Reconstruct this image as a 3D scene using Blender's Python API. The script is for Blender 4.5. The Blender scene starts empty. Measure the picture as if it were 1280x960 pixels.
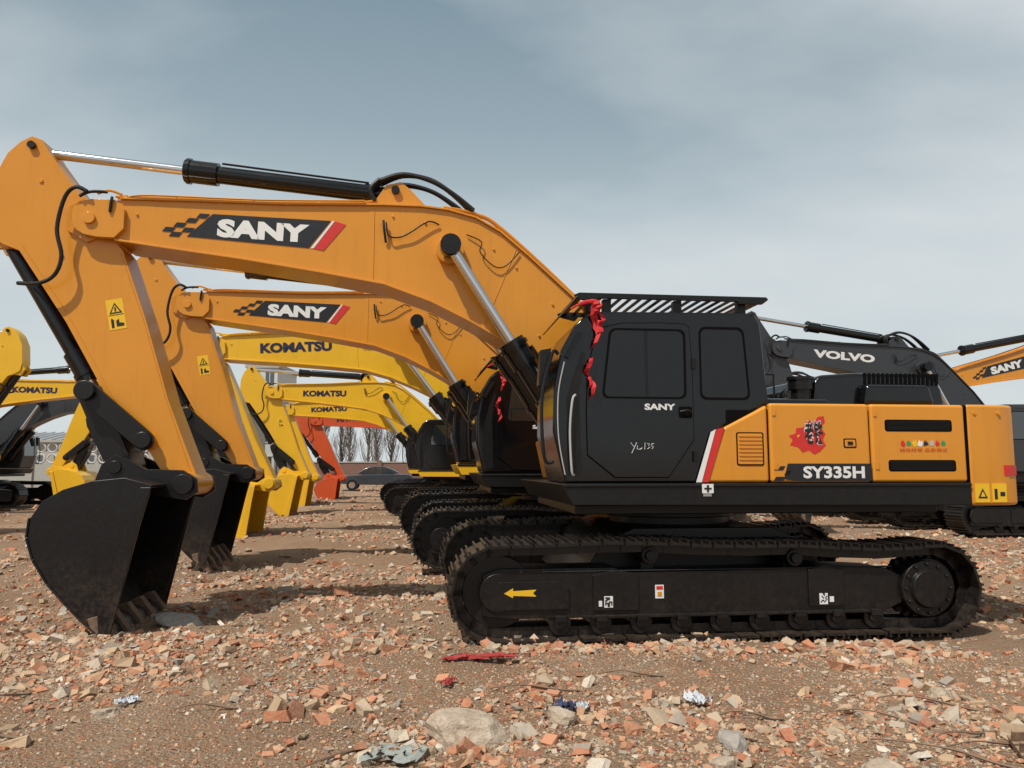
import bpy, bmesh, math, random
import numpy as np
from mathutils import Vector, Matrix, noise as mn
random.seed(4); rng=np.random.default_rng(7)
scene=bpy.context.scene
PSI=math.radians(6.5)

# ------------------------------------------------------------ materials
def nmat(name):
    m=bpy.data.materials.new(name); m.use_nodes=True
    nt=m.node_tree; b=nt.nodes['Principled BSDF']
    return m,nt,b
def N(nt,t,**k):
    n=nt.nodes.new(t)
    for a,v in k.items(): setattr(n,a,v)
    return n
def mixrgb(nt,fac,a,b,blend='MIX'):
    n=N(nt,'ShaderNodeMix',data_type='RGBA',blend_type=blend)
    for sock,val in ((n.inputs[0],fac),(n.inputs[6],a),(n.inputs[7],b)):
        if hasattr(val,'is_linked') or hasattr(val,'links'): nt.links.new(val,sock)
        else: sock.default_value=val if not isinstance(val,tuple) else (*val,1)[:4]
    return n.outputs[2]
def noise(nt,vec,scale,detail=4,rough=.55):
    n=N(nt,'ShaderNodeTexNoise'); n.inputs['Scale'].default_value=scale
    n.inputs['Detail'].default_value=detail; n.inputs['Roughness'].default_value=rough
    if vec is not None: nt.links.new(vec,n.inputs['Vector'])
    return n.outputs['Fac']
def ramp(nt,fac,stops):
    r=N(nt,'ShaderNodeValToRGB'); nt.links.new(fac,r.inputs['Fac'])
    e=r.color_ramp.elements
    while len(e)<len(stops): e.new(.5)
    for el,(p,c) in zip(e,stops):
        el.position=p; el.color=(*c,1) if isinstance(c,tuple) else (c,c,c,1)
    return r.outputs['Color']
def maprange(nt,v,a,b,c,d):
    r=N(nt,'ShaderNodeMapRange'); nt.links.new(v,r.inputs[0])
    for i,x in enumerate((a,b,c,d)): r.inputs[i+1].default_value=x
    return r.outputs[0]
def math_(nt,op,a,b):
    n=N(nt,'ShaderNodeMath',operation=op)
    for i,x in enumerate((a,b)):
        if isinstance(x,(int,float)): n.inputs[i].default_value=x
        else: nt.links.new(x,n.inputs[i])
    return n.outputs[0]

def paint(name,col,rough=.35,dust=.12,dustcol=(.34,.26,.18),lowdust=0.,metal=0.,coat=.25,bump=0.0,spec=.5,streak=0.):
    m,nt,b=nmat(name)
    geo=N(nt,'ShaderNodeNewGeometry'); pos=geo.outputs['Position']
    n1=noise(nt,pos,1.3,5,.6); n2=noise(nt,pos,22,4,.7)
    dark=tuple(c*.80 for c in col)
    c=mixrgb(nt,n1,dark,col)
    f=math_(nt,'MULTIPLY',maprange(nt,n2,.42,.8,0,1),dust*2)
    sep=N(nt,'ShaderNodeSeparateXYZ'); nt.links.new(geo.outputs['Normal'],sep.inputs[0])
    up=maprange(nt,sep.outputs['Z'],.3,1,0,dust*2.2)
    f=math_(nt,'ADD',f,up)
    if streak>0:
        mp=N(nt,'ShaderNodeMapping'); mp.inputs['Scale'].default_value=(9,9,.8); nt.links.new(pos,mp.inputs['Vector'])
        st=noise(nt,mp.outputs[0],1.5,5,.65)
        c=mixrgb(nt,maprange(nt,st,.52,.75,0,streak),c,tuple(x*.55 for x in col))
    if lowdust>0:
        sp=N(nt,'ShaderNodeSeparateXYZ'); nt.links.new(pos,sp.inputs[0])
        lo=maprange(nt,sp.outputs['Z'],.8,.0,0,lowdust)
        n3=noise(nt,pos,4,5,.7)
        f=math_(nt,'ADD',f,math_(nt,'MULTIPLY',lo,maprange(nt,math_(nt,'MULTIPLY',math_(nt,'ADD',n2,n3),.5),.42,.62,.0,1)))
    f=math_(nt,'MINIMUM',f,.85)
    c=mixrgb(nt,f,c,dustcol)
    nt.links.new(c,b.inputs['Base Color'])
    r=math_(nt,'ADD',math_(nt,'MULTIPLY',f,.6),rough)
    r=math_(nt,'ADD',r,maprange(nt,n1,.3,.7,-.04,.06))
    nt.links.new(r,b.inputs['Roughness'])
    b.inputs['Metallic'].default_value=metal
    b.inputs['Specular IOR Level'].default_value=spec
    b.inputs['Coat Weight'].default_value=coat; b.inputs['Coat Roughness'].default_value=.12
    if bump>0:
        bp=N(nt,'ShaderNodeBump'); bp.inputs['Strength'].default_value=bump; bp.inputs['Distance'].default_value=.01
        nt.links.new(n2,bp.inputs['Height']); nt.links.new(bp.outputs[0],b.inputs['Normal'])
    return m
M={}
M['orange']=paint('orange_paint',(.69,.272,.018),.32,.02,coat=.25,spec=.4,streak=.24)
M['yellow']=paint('yellow_paint',(.80,.45,.012),.36,.03,coat=.2,spec=.4,streak=.2)
M['redorange']=paint('red_orange_paint',(.62,.085,.02),.4,.03,coat=.15,streak=.2)
M['black']=paint('black_paint',(.0035,.0035,.0045),.14,.004,coat=.15,spec=.42)
M['matblack']=paint('satin_black_steel',(.006,.006,.0065),.36,.010,lowdust=.02,coat=.0,spec=.35)
M['under']=paint('undercarriage_black',(.0045,.0045,.005),.36,.008,(.20,.13,.08),lowdust=.10,coat=0,spec=.38)
M['shoe']=paint('track_shoe_steel',(.008,.0075,.0075),.34,.03,(.24,.16,.10),lowdust=.14,metal=.2,coat=0,spec=.5)
M['bucket']=paint('bucket_steel',(.006,.006,.007),.32,.014,(.22,.14,.08),lowdust=.26,bump=.15,coat=.0,spec=.4)
M['rust']=paint('scuffed_tooth_steel',(.12,.07,.045),.55,.25,(.30,.20,.12),lowdust=.3,coat=0,bump=.4)
M['chrome']=paint('chrome_rod',(.75,.75,.76),.12,.01,metal=1,coat=0)
M['hose']=paint('rubber_hose',(.008,.008,.008),.45,.01,coat=0,spec=.35)
M['grey']=paint('charcoal_paint',(.028,.032,.038),.38,.02,coat=.1)
M['white']=paint('white_decal',(.78,.78,.76),.4,.02,coat=0)
M['red']=paint('red_decal',(.62,.025,.02),.4,.02,coat=0)
M['yel']=paint('warning_yellow',(.85,.50,.015),.4,.02,coat=0)
M['navy']=paint('navy_decal',(.01,.012,.05),.4,.02,coat=0)
M['green']=paint('green_decal',(.02,.28,.09),.4,.02,coat=0)
M['decalblack']=paint('black_decal',(.010,.011,.015),.35,.01,coat=.0)
M['seam']=paint('panel_gap',(.003,.003,.003),.8,0,coat=0,spec=.1)
M['seat']=paint('seat_fabric',(.16,.16,.165),.8,.02,coat=0)
M['trim']=paint('grey_cab_trim',(.22,.22,.22),.6,.02,coat=0)
def glass(name,col,rough=.04):
    m,nt,b=nmat(name)
    geo=N(nt,'ShaderNodeNewGeometry')
    n=noise(nt,geo.outputs['Position'],3,3)
    nt.links.new(mixrgb(nt,n,tuple(c*.5 for c in col),col),b.inputs['Base Color'])
    b.inputs['Roughness'].default_value=rough; b.inputs['IOR'].default_value=1.9
    b.inputs['Coat Weight'].default_value=.5; b.inputs['Coat Roughness'].default_value=.02
    return m
M['glass']=glass('tinted_glass',(.016,.020,.023))
def pane(name,tint):
    m=bpy.data.materials.new(name); m.use_nodes=True; nt=m.node_tree; nt.nodes.clear()
    o=N(nt,'ShaderNodeOutputMaterial'); mx=N(nt,'ShaderNodeMixShader'); tr=N(nt,'ShaderNodeBsdfTransparent'); gl=N(nt,'ShaderNodeBsdfGlossy'); fr=N(nt,'ShaderNodeFresnel')
    geo=N(nt,'ShaderNodeNewGeometry'); n=noise(nt,geo.outputs['Position'],6,4,.6)
    nt.links.new(mixrgb(nt,n,tuple(c*.8 for c in tint),tint),tr.inputs['Color'])
    gl.inputs['Roughness'].default_value=.02; gl.inputs['Color'].default_value=(.62,.72,.80,1); fr.inputs['IOR'].default_value=2.1
    nt.links.new(fr.outputs[0],mx.inputs[0]); nt.links.new(tr.outputs[0],mx.inputs[1]); nt.links.new(gl.outputs[0],mx.inputs[2]); nt.links.new(mx.outputs[0],o.inputs['Surface'])
    return m
M['pane']=pane('window_pane',(.66,.70,.71))
M['film']=paint('plastic_film',(.45,.45,.44),.25,.04,coat=.3)
def cloth(name,col):
    m,nt,b=nmat(name)
    n=noise(nt,None,14,4)
    nt.links.new(mixrgb(nt,n,tuple(c*.6 for c in col),col),b.inputs['Base Color'])
    b.inputs['Roughness'].default_value=.75
    return m
M['ribbon']=cloth('red_ribbon',(.62,.015,.02))

# ------------------------------------------------------------ mesh builder
class MB:
    def __init__(s): s.v=[];s.f=[];s.m=[];s.keys=[];s.k=0;s.M=None
    def mat(s,key):
        if key not in s.keys: s.keys.append(key)
        s.k=s.keys.index(key); return s
    def add(s,vs,fs):
        o=len(s.v)
        for v in vs:
            v=Vector(v)
            if s.M is not None: v=s.M@v
            s.v.append(tuple(v))
        for f in fs: s.f.append([i+o for i in f]); s.m.append(s.k)
    def prism(s,poly,y0,y1):
        n=len(poly)
        vs=[(x,y0,z) for x,z in poly]+[(x,y1,z) for x,z in poly]
        fs=[list(range(n)),list(range(2*n-1,n-1,-1))]+[[i,(i+1)%n,n+(i+1)%n,n+i] for i in range(n)]
        s.add(vs,fs)
    def hprism(s,poly,z0,z1):
        n=len(poly)
        vs=[(x,y,z0) for x,y in poly]+[(x,y,z1) for x,y in poly]
        fs=[list(range(n)),list(range(2*n-1,n-1,-1))]+[[i,(i+1)%n,n+(i+1)%n,n+i] for i in range(n)]
        s.add(vs,fs)
    def box(s,x0,x1,y0,y1,z0,z1): s.prism([(x0,z0),(x1,z0),(x1,z1),(x0,z1)],y0,y1)
    def obox(s,c,t,n,y0,y1,lt,n0,n1):
        P=[]
        for a,b in ((-lt/2,n0),(lt/2,n0),(lt/2,n1),(-lt/2,n1)):
            P.append((c[0]+t[0]*a+n[0]*b,c[1]+t[1]*a+n[1]*b))
        s.prism(P,y0,y1)
    def cyl(s,p0,p1,r0,r1=None,n=18):
        p0=Vector(p0);p1=Vector(p1);r1=r0 if r1 is None else r1
        d=(p1-p0).normalized(); a=Vector((0,1,0)) if abs(d.y)<.9 else Vector((1,0,0))
        u=d.cross(a).normalized(); w=d.cross(u)
        vs=[p0+(u*math.cos(2*math.pi*i/n)+w*math.sin(2*math.pi*i/n))*r0 for i in range(n)]
        vs+=[p1+(u*math.cos(2*math.pi*i/n)+w*math.sin(2*math.pi*i/n))*r1 for i in range(n)]
        s.add(vs,[list(range(n)),list(range(2*n-1,n-1,-1))]+[[i,(i+1)%n,n+(i+1)%n,n+i] for i in range(n)])
    def tube(s,pts,r,n=7,sm=True):
        pts=[Vector(p) for p in pts]
        if sm and len(pts)>2:
            q=[]
            for i in range(len(pts)-1):
                a=pts[max(i-1,0)];b=pts[i];c=pts[i+1];d=pts[min(i+2,len(pts)-1)]
                for k in range(5):
                    t=k/5
                    q.append(.5*((2*b)+(c-a)*t+(2*a-5*b+4*c-d)*t*t+(-a+3*b-3*c+d)*t**3))
            q.append(pts[-1]); pts=q
        rr=r if isinstance(r,(list,tuple)) else [r]*len(pts)
        vs=[];L=len(pts)
        ref=Vector((.13,.97,.2)).normalized()
        for i,p in enumerate(pts):
            d=(pts[min(i+1,L-1)]-pts[max(i-1,0)]).normalized()
            u=d.cross(ref)
            if u.length<.1: u=d.cross(Vector((1,0,0)))
            u.normalize(); w=d.cross(u)
            R=rr[int(i*(len(rr)-1)/max(L-1,1))]
            for k in range(n):
                a=2*math.pi*k/n; vs.append(p+(u*math.cos(a)+w*math.sin(a))*R)
        fs=[list(range(n)),list(range(L*n-1,(L-1)*n-1,-1))]
        for i in range(L-1):
            for k in range(n): fs.append([i*n+k,i*n+(k+1)%n,(i+1)*n+(k+1)%n,(i+1)*n+k])
        s.add(vs,fs)
    def text(s,body,cx,cz,w,h,y,tilt=0,side=-1,bold=.03,shear=0):
        cu=bpy.data.curves.new('t','FONT'); cu.body=body; cu.offset=bold; cu.extrude=.0; cu.fill_mode='FRONT'; cu.shear=shear
        cu.resolution_u=3
        ob=bpy.data.objects.new('t',cu); scene.collection.objects.link(ob)
        bpy.context.view_layer.update()
        me=bpy.data.meshes.new_from_object(ob)
        V=[v.co.copy() for v in me.vertices]; F=[list(p.vertices) for p in me.polygons]
        bpy.data.objects.remove(ob); bpy.data.curves.remove(cu); bpy.data.meshes.remove(me)
        if not V: return
        x0=min(v.x for v in V);x1=max(v.x for v in V);y0=min(v.y for v in V);y1=max(v.y for v in V)
        ct,st=math.cos(tilt),math.sin(tilt); out=[]
        for v in V:
            a=((v.x-x0)/(x1-x0)-.5)*w; b=((v.y-y0)/(y1-y0)-.5)*h
            if side>0: a=-a
            out.append((cx+a*ct-b*st,y,cz+a*st+b*ct))
        s.add(out,F)
    def obj(s,name,parent=None,bevel=0,smooth=True,recalc=True,bseg=2):
        me=bpy.data.meshes.new(name); me.from_pydata(s.v,[],s.f)
        for k in s.keys: me.materials.append(M[k] if k in M else k)
        me.polygons.foreach_set('material_index',s.m)
        if recalc:
            bm=bmesh.new(); bm.from_mesh(me); bmesh.ops.recalc_face_normals(bm,faces=bm.faces); bm.to_mesh(me); bm.free()
        if smooth:
            me.shade_smooth(); me.set_sharp_from_angle(angle=math.radians(32))
        ob=bpy.data.objects.new(name,me); scene.collection.objects.link(ob)
        if parent: ob.parent=parent
        if bevel>0:
            b=ob.modifiers.new('bevel','BEVEL'); b.width=bevel; b.segments=bseg; b.limit_method='ANGLE'; b.angle_limit=math.radians(35)
            b.harden_normals=True
        return ob
def carve(ob,cutters):
    """subtract cutter builders from ob and bake the result"""
    cs=[]
    for c in cutters:
        co=c.obj('cut',smooth=False); cs.append(co)
        m=ob.modifiers.new('b','BOOLEAN'); m.operation='DIFFERENCE'; m.object=co; m.solver='EXACT'
    bpy.context.view_layer.update()
    me=bpy.data.meshes.new_from_object(ob.evaluated_get(bpy.context.evaluated_depsgraph_get()))
    ob.modifiers.clear(); ob.data=me
    for c in cs: bpy.data.objects.remove(c)
    me.shade_smooth(); me.set_sharp_from_angle(angle=math.radians(32))
def rrect(x0,x1,z0,z1,r,n=4,skew=None):
    P=[]
    for cx,cz,a0 in ((x1-r,z0+r,-90),(x1-r,z1-r,0),(x0+r,z1-r,90),(x0+r,z0+r,180)):
        for i in range(n+1):
            a=math.radians(a0+90*i/n); P.append((cx+r*math.cos(a),cz+r*math.sin(a)))
    return P
def smoothpoly(P,it=1,closed=True):
    for _ in range(it):
        Q=[]
        n=len(P)
        for i in range(n):
            a=P[i];b=P[(i+1)%n]
            Q.append((a[0]*.75+b[0]*.25,a[1]*.75+b[1]*.25)); Q.append((a[0]*.25+b[0]*.75,a[1]*.25+b[1]*.75))
        P=Q
    return P
def grow(P,s):
    cx=sum(p[0] for p in P)/len(P); cz=sum(p[1] for p in P)/len(P)
    out=[]
    for a,b in P:
        d=math.hypot(a-cx,b-cz); out.append((a+(a-cx)/d*s,b+(b-cz)/d*s))
    return out
def rotM(px,pz,ang):
    return Matrix.Translation((px,0,pz))@Matrix.Rotation(-ang,4,'Y')@Matrix.Translation((-px,0,-pz))

# ------------------------------------------------------------ excavator
def excavator(loc,yaw,boom='orange',body='orange',cab='black',hood='black',text='SANY',style='flag',guard=True,
              brot=0,arot=0,detail=2,twoside=False,ribbon=False,scale=1,name='excavator',armcol=None,bucketcol='bucket',armdecal=True):
    root=bpy.data.objects.new(name,None); scene.collection.objects.link(root)
    root.location=loc; root.rotation_euler=(0,0,yaw); root.scale=(scale,)*3
    bv=.012 if detail>=1 else 0
    FOOT=(-.42,1.95); TIP=(-6.2,4.12)
    Mb=rotM(*FOOT,brot); Ma=Mb@rotM(*TIP,arot)
    armcol=armcol or boom
    # ---------- tracks
    def trackpath():
        P=[]
        for i in range(15):
            a=math.radians(90+180*i/14); P.append((-2.06+.46*math.cos(a),.455+.455*math.sin(a)))
        for i in range(1,30): P.append((-2.06+4.14*i/30,0))
        for i in range(15):
            a=math.radians(-90+180*i/14); P.append((2.10+.45*math.cos(a),.435+.435*math.sin(a)))
        top=[(2.10,.87),(1.6,.84),(1.1,.86),(.73,.89),(.3,.885),(-.2,.90),(-.7,.93),(-1.15,.93),(-1.6,.915),(-2.06,.91)]
        P+=top[1:-1]
        return P
    P=trackpath(); n=len(P)
    seg=[math.dist(P[i],P[(i+1)%n]) for i in range(n)]; Lt=sum(seg); NS=54; pitch=Lt/NS
    def at(s_):
        s_%=Lt; i=0
        while s_>seg[i]: s_-=seg[i]; i+=1
        a=P[i];b=P[(i+1)%n];t=s_/seg[i]
        return (a[0]+(b[0]-a[0])*t,a[1]+(b[1]-a[1])*t)
    for sd,nm in ((-1,'track_left'),(1,'track_right')):
        ya,yb=(-1.6,-1.0) if sd<0 else (1.0,1.6)
        ym=(ya+yb)/2
        mb=MB().mat('shoe')
        for k in range(NS):
            s0=k*pitch
            a=at(s0-.06);b=at(s0+.06);c=at(s0)
            t=(b[0]-a[0],b[1]-a[1]);l=math.hypot(*t);t=(t[0]/l,t[1]/l); nrm=(t[1],-t[0])
            jig=random.uniform(-.005,.005)
            mb.obox(c,t,nrm,ya,yb,pitch*.92,-.055+jig,-.032+jig)
            for g in (-.38,0,.38):
                cc=(c[0]+t[0]*g*pitch,c[1]+t[1]*g*pitch)
                mb.obox(cc,t,nrm,ya+.004,yb-.004,.018,-.034+jig,(0 if g else .004)+jig)
            for yo in (-.11,.11):
                mb.obox(c,t,nrm,ym+yo-.025,ym+yo+.025,pitch*1.05,-.14,-.056)
            if detail>=2:
                for yo in (-.2,.2):
                    cc=(c[0],c[1]); mb.obox(cc,t,nrm,ym+yo-.02,ym+yo+.02,.03,-.03,-.018)
        mb.obj(nm+'_shoes',root,smooth=False)
        mb=MB().mat('under')
        yo=-1.52 if sd<0 else 1.52; yi=-1.08 if sd<0 else 1.08
        y0,y1=min(yo,yi),max(yo,yi)
        mb.prism([(-2.2,.25),(-2.2,.61),(-2.05,.66),(-1.0,.66),(-.9,.62),(-.0,.62),(.9,.63),(1.0,.655),(1.62,.62),(1.78,.55),(1.78,.3),(1.6,.22),(-1.95,.22)],y0+.03,y1)
        mb.prism([(-2.05,.3),(-2.05,.55),(-1.5,.55),(-1.42,.5),(-1.42,.3)],y0+.006,y0+.1)
        mb.prism([(-1.2,.28),(-1.2,.60),(-.98,.64),(-.78,.60),(-.78,.28)],y0+.012,y0+.1)
        mb.prism([(.85,.28),(.85,.62),(1.0,.64),(1.2,.62),(1.2,.28)],y0+.012,y0+.1)
        mb.box(-1.3,1.55,y0-.0,y0+.05,.215,.245)
        mb.box(-1.95,1.7,y0+.02,y0+.06,.625,.64)
        yc=sd*1.3
        mb.cyl((-2.06,yc-.13,.455),(-2.06,yc+.13,.455),.32,n=32)
        mb.cyl((-2.06,yc-.21,.455),(-2.06,yc+.21,.455),.17,n=24)
        mb.cyl((2.08,yc-.16,.43),(2.08,yc+.16,.43),.27,n=32)
        for k in range(21):
            a=2*math.pi*k/21; c=(2.08+.31*math.cos(a),.43+.31*math.sin(a))
            mb.obox(c,(-math.sin(a),math.cos(a)),(math.cos(a),math.sin(a)),yc-.04,yc+.04,.05,-.05,.035)
        mb.cyl((2.02,yc,.43),(2.02,sd*1.54,.43),.26,n=32)
        mb.cyl((2.02,sd*1.53,.43),(2.02,sd*1.58,.43),.19,.17,n=32)
        for k in range(12):
            a=2*math.pi*k/12; mb.cyl((2.02+.225*math.cos(a),sd*1.53,.43+.225*math.sin(a)),(2.02+.225*math.cos(a),sd*1.56,.43+.225*math.sin(a)),.018,n=6)
        for k in range(9):
            x=-1.5+k*.375
            mb.cyl((x,yc-.18,.165),(x,yc+.18,.165),.10,n=20)
            mb.cyl((x,yc-.2*1,.165),(x,yc+.2,.165),.05,n=12)
            mb.box(x-.05,x+.05,yc-.24,yc+.24,.19,.25)
        for x,z in ((-.65,.76),(.75,.72)):
            mb.cyl((x,yc-.16,z),(x,yc+.16,z),.08,n=20); mb.cyl((x,yc-.0,z),(x,sd*1.05,z),.04,n=12)
            mb.box(x-.06,x+.06,yc-.05,yc+.05,.6,.7)
            mb.cyl((x,yc+sd*.13,z),(x,yc+sd*.2,z),.05,n=12)
        mb.obj(nm+'_frame',root,bevel=bv)
    mb=MB().mat('under')
    mb.prism([(-1.3,.45),(-1.0,.85),(-.7,.98),(.7,.98),(1.0,.85),(1.3,.45),(1.1,.4),(.6,.55),(-.6,.55),(-1.1,.4)],-1.1,1.1)
    mb.cyl((0,0,.95),(0,0,1.2),.66,n=40); mb.cyl((0,0,1.05),(0,0,1.12),.74,n=40)
    mb.obj('undercarriage',root,bevel=bv)
    if detail>=2:
        mb=MB().mat('yel')
        mb.prism([(-2.01,.45),(-1.93,.495),(-1.93,.47),(-1.72,.48),(-1.75,.45),(-1.72,.42),(-1.93,.43),(-1.93,.41)],-1.5185,-1.512)
        mb.mat('white')
        mb.box(-1.10,-1.02,-1.5125,-1.506,.31,.41); mb.box(-1.15,-1.12,-1.5125,-1.506,.32,.37)
        mb.box(-.62,-.54,-1.4965,-1.488,.38,.50)
        mb.box(.95,1.03,-1.5125,-1.506,.30,.40); mb.box(1.05,1.09,-1.5125,-1.506,.32,.37)
        mb.mat('red'); mb.box(-.61,-.55,-1.4995,-1.496,.46,.49)
        mb.mat('decalblack')
        for bx in (-1.10,.95):
            for i in range(6):
                for j in range(7):
                    if random.random()<.5: mb.box(bx+.008+i*.011,bx+.018+i*.011,-1.5155,-1.512,.318+j*.012,.329+j*.012)
        mb.mat('orange'); mb.box(-.6,-.56,-1.4999,-1.496,.4,.44)
        mb.obj('track_frame_labels',root,smooth=False)
    # ---------- platform
    mb=MB().mat('matblack' if style=='flag' or boom=='grey' else body)
    mb.prism([(-1.49,1.42),(-1.38,1.22),(2.56,1.20),(2.56,1.42)],-1.5,1.5)
    mb.mat('matblack')
    mb.box(-1.3,2.4,-1.2,1.2,1.12,1.21)
    mb.box(-1.46,2.56,-1.515,-1.47,1.385,1.42)
    mb.obj('platform',root,bevel=bv)
    if detail>=2:
        mb=MB().mat('white'); mb.box(-.16,-.05,-1.5195,-1.5155,1.33,1.415)
        mb.box(-.145,-.065,-1.505,-1.5015,1.30,1.36)
        mb.mat('decalblack'); mb.box(-.115,-.095,-1.5225,-1.52,1.34,1.405); mb.box(-.14,-.07,-1.5228,-1.52,1.365,1.38)
        mb.obj('platform_label',root,smooth=False)
    # ---------- engine housing panels
    ys=-1.48
    mb=MB().mat(body)
    mb.prism([(.085,1.945),(.52,2.165),(.52,1.425),(-.12,1.425)],ys,-1.0)
    mb.prism([(.535,1.425),(.535,2.18),(1.545,2.18),(1.545,1.425)],ys-.006,ys+.4)
    mb.prism([(1.56,1.425),(1.56,2.18),(2.545,2.18),(2.545,1.425)],ys-.006,ys+.4)
    mb.prism([(.1,1.425),(.1,2.1),(1.3,2.18),(2.54,2.18),(2.54,1.425)],1.0,1.48)
    mb.prism([(-1.2,1.425),(-1.3,1.9),(-.9,2.0),(.1,2.05),(.1,1.425)],.62,1.46)
    C=[(2.56,-1.49),(2.80,-1.49),(2.98,-1.475),(3.10,-1.42),(3.19,-1.28),(3.28,-.9),(3.36,-.3),(3.36,.3),(3.28,.9),(3.19,1.28),(3.10,1.42),(2.98,1.475),(2.80,1.49),(2.56,1.49)]
    mb.hprism(C,1.20,2.185)
    mb.mat('seam'); mb.box(.1,2.55,-1.455,1.4,1.43,2.13)
    mb.obj('housing_panels',root,bevel=.03 if detail else 0,bseg=3)
    mb=MB().mat('seam')
    def slat(x0,x1,z0,z1,n):
        mb.mat('seam'); mb.prism(rrect(x0,x1,z0,z1,.025),ys-.0085,ys+.0)
        mb.mat('matblack')
        for i in range(n):
            z=z0+.012+(z1-z0-.02)*i/n
            mb.prism([(x0+.02,z),(x1-.02,z),(x1-.02,z+.006),(x0+.02,z+.006)],ys-.014,ys-.009)
    slat(1.70,2.40,1.915,2.03,8); slat(1.72,2.42,1.53,1.64,8)
    mb.mat(body)
    for i in range(8):
        z=1.60+i*.037; mb.prism(rrect(.22,.45,z,z+.016,.007,2),ys-.012,ys+.0)
    mb.mat('seam'); mb.prism(rrect(.20,.47,1.585,1.90,.02),ys-.0025,ys+.0)
    mb.mat(body); mb.prism(rrect(.213,.457,1.597,1.888,.015),ys-.0045,ys+.0)
    mb.mat('seam'); mb.prism(rrect(1.27,1.40,1.755,1.845,.015),ys-.009,ys)
    mb.mat(body); mb.prism(rrect(1.282,1.388,1.767,1.833,.01),ys-.012,ys)
    mb.mat('matblack'); mb.box(1.31,1.36,ys-.018,ys,1.785,1.815)
    mb.mat('seam'); mb.box(2.552,2.562,-1.487,-1.3,1.2,2.18)
    mb.mat(body)
    for x in (.56,1.585):
        for z in (1.55,2.06): mb.box(x,x+.035,ys-.014,ys,z,z+.07)
    for x in (2.64,2.9): mb.cyl((x,-1.5,2.10),(x,-1.47,2.10),.018,n=8)
    mb.obj('housing_grilles',root,smooth=False)
    if detail>=1 and style=='flag':
        mb=MB()
        y=ys-.0085
        mb.mat('decalblack'); mb.prism([(.70,1.605),(1.545,1.605),(1.545,1.44),(.76,1.44),(.66,1.46)],y,y+.004)
        for q in ((.60,1.46),(.66,1.515),(.60,1.57-.01),(.555,1.46)):
            mb.prism([(q[0],q[1]-.02),(q[0]+.05,q[1]-.02),(q[0]+.075,q[1]+.02),(q[0]+.025,q[1]+.02)],y,y+.004)
        mb.mat('white'); mb.text('SY335H',1.16,1.522,.62,.115,y-.003,bold=.035)
        mb.mat('white'); mb.prism([(-.045,1.90),(.0,1.925),(-.15,1.43),(-.20,1.43)],-1.487,-1.475)
        mb.mat('red'); mb.prism([(.005,1.925),(.085,1.945),(-.085,1.43),(-.145,1.43)],-1.4885,-1.475)
        mb.mat('yel'); mb.box(2.60,2.75,-1.497,-1.488,1.23,1.41); mb.box(2.78,2.93,-1.497,-1.47,1.23,1.41)
        mb.mat('decalblack'); mb.prism([(2.625,1.27),(2.725,1.27),(2.675,1.365)],-1.4995,-1.497)
        mb.mat('yel'); mb.prism([(2.65,1.285),(2.70,1.285),(2.675,1.335)],-1.502,-1.4995)
        mb.mat('decalblack'); mb.box(2.80,2.83,-1.4995,-1.49,1.26,1.36); mb.box(2.86,2.91,-1.4995,-1.49,1.29,1.33)
        mb.obj('housing_decals',root,smooth=False,recalc=False)
    if detail>=2:
        mb=MB(); y=ys-.0085
        mb.mat('red')
        shp=[(0,.17),(.05,.13),(.10,.19),(.16,.20),(.17,.14),(.12,.09),(.17,.03),(.14,-.03),(.17,-.08),(.11,-.14),(.05,-.17),(.0,-.13),(-.07,-.15),(-.11,-.10),(-.19,-.08),(-.16,-.03),(-.20,.01),(-.13,.03),(-.12,.08),(-.05,.09)]
        mb.prism([(.92+a,1.86+b) for a,b in shp],y,y+.004)
        mb.mat('white'); mb.text('老铁',.97,1.90,.20,.24,y-.002,bold=.06,tilt=.0)
        mb.mat('decalblack'); mb.text('老铁',.97,1.90,.185,.225,y-.004,bold=.02)
        mb.mat('yel'); mb.prism([(.80,1.87),(.83,1.88),(.815,1.85)],y-.002,y)
        cols=['red','green','yel','white','navy','film']
        for i in range(8):
            mb.mat(cols[i%6]); x=1.86+i*.06; R_=random.uniform
            mb.prism([(x+R_(-.01,.01),1.77+R_(0,.01)),(x+.03,1.762+R_(0,.02)),(x+.045,1.79),(x+.035+R_(-.01,.01),1.82+R_(0,.02)),(x+.02,1.81),(x+.012,1.835),(x-.005,1.80)],y-.000,y+.004)
        mb.mat('ribbon')
        mb.text('诚信经营 品质保证',2.09,1.735,.50,.035,y-.0005,bold=0)
        mb.obj('side_stickers',root,smooth=False,recalc=False)
    if detail>=1:
        mb=MB().mat('red')
        fa=[(2.93,-1.483),(2.982,-1.479),(3.104,-1.424),(3.15,-1.35)]
        for a,b in zip(fa[:-1],fa[1:]):
            dx,dy=b[0]-a[0],b[1]-a[1];l=math.hypot(dx,dy);nx_,ny_=dy/l,-dx/l
            mb.hprism([(a[0]+nx_*.003,a[1]+ny_*.003),(b[0]+nx_*.003,b[1]+ny_*.003),(b[0]-nx_*.02,b[1]-ny_*.02),(a[0]-nx_*.02,a[1]-ny_*.02)],1.49,1.59)
        mb.obj('rear_reflector',root,smooth=False)
    # ---------- hood, pre-cleaner
    mb=MB().mat(hood)
    hp=[(1.22,2.15),(1.25,2.45),(1.32,2.52),(1.7,2.55),(2.5,2.55),(2.62,2.50),(2.68,2.38),(2.72,2.15)]
    mb.prism(hp,-1.0,.9)
    mb.box(.55,1.24,-1.35,1.3,2.14,2.24)
    mb.prism([(1.72,2.2),(1.76,2.42),(2.46,2.42),(2.52,2.2)],-1.12,-.98)
    mb.obj('engine_hood',root,bevel=.05 if detail else 0,bseg=3)
    mb=MB().mat('seam')
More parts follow.
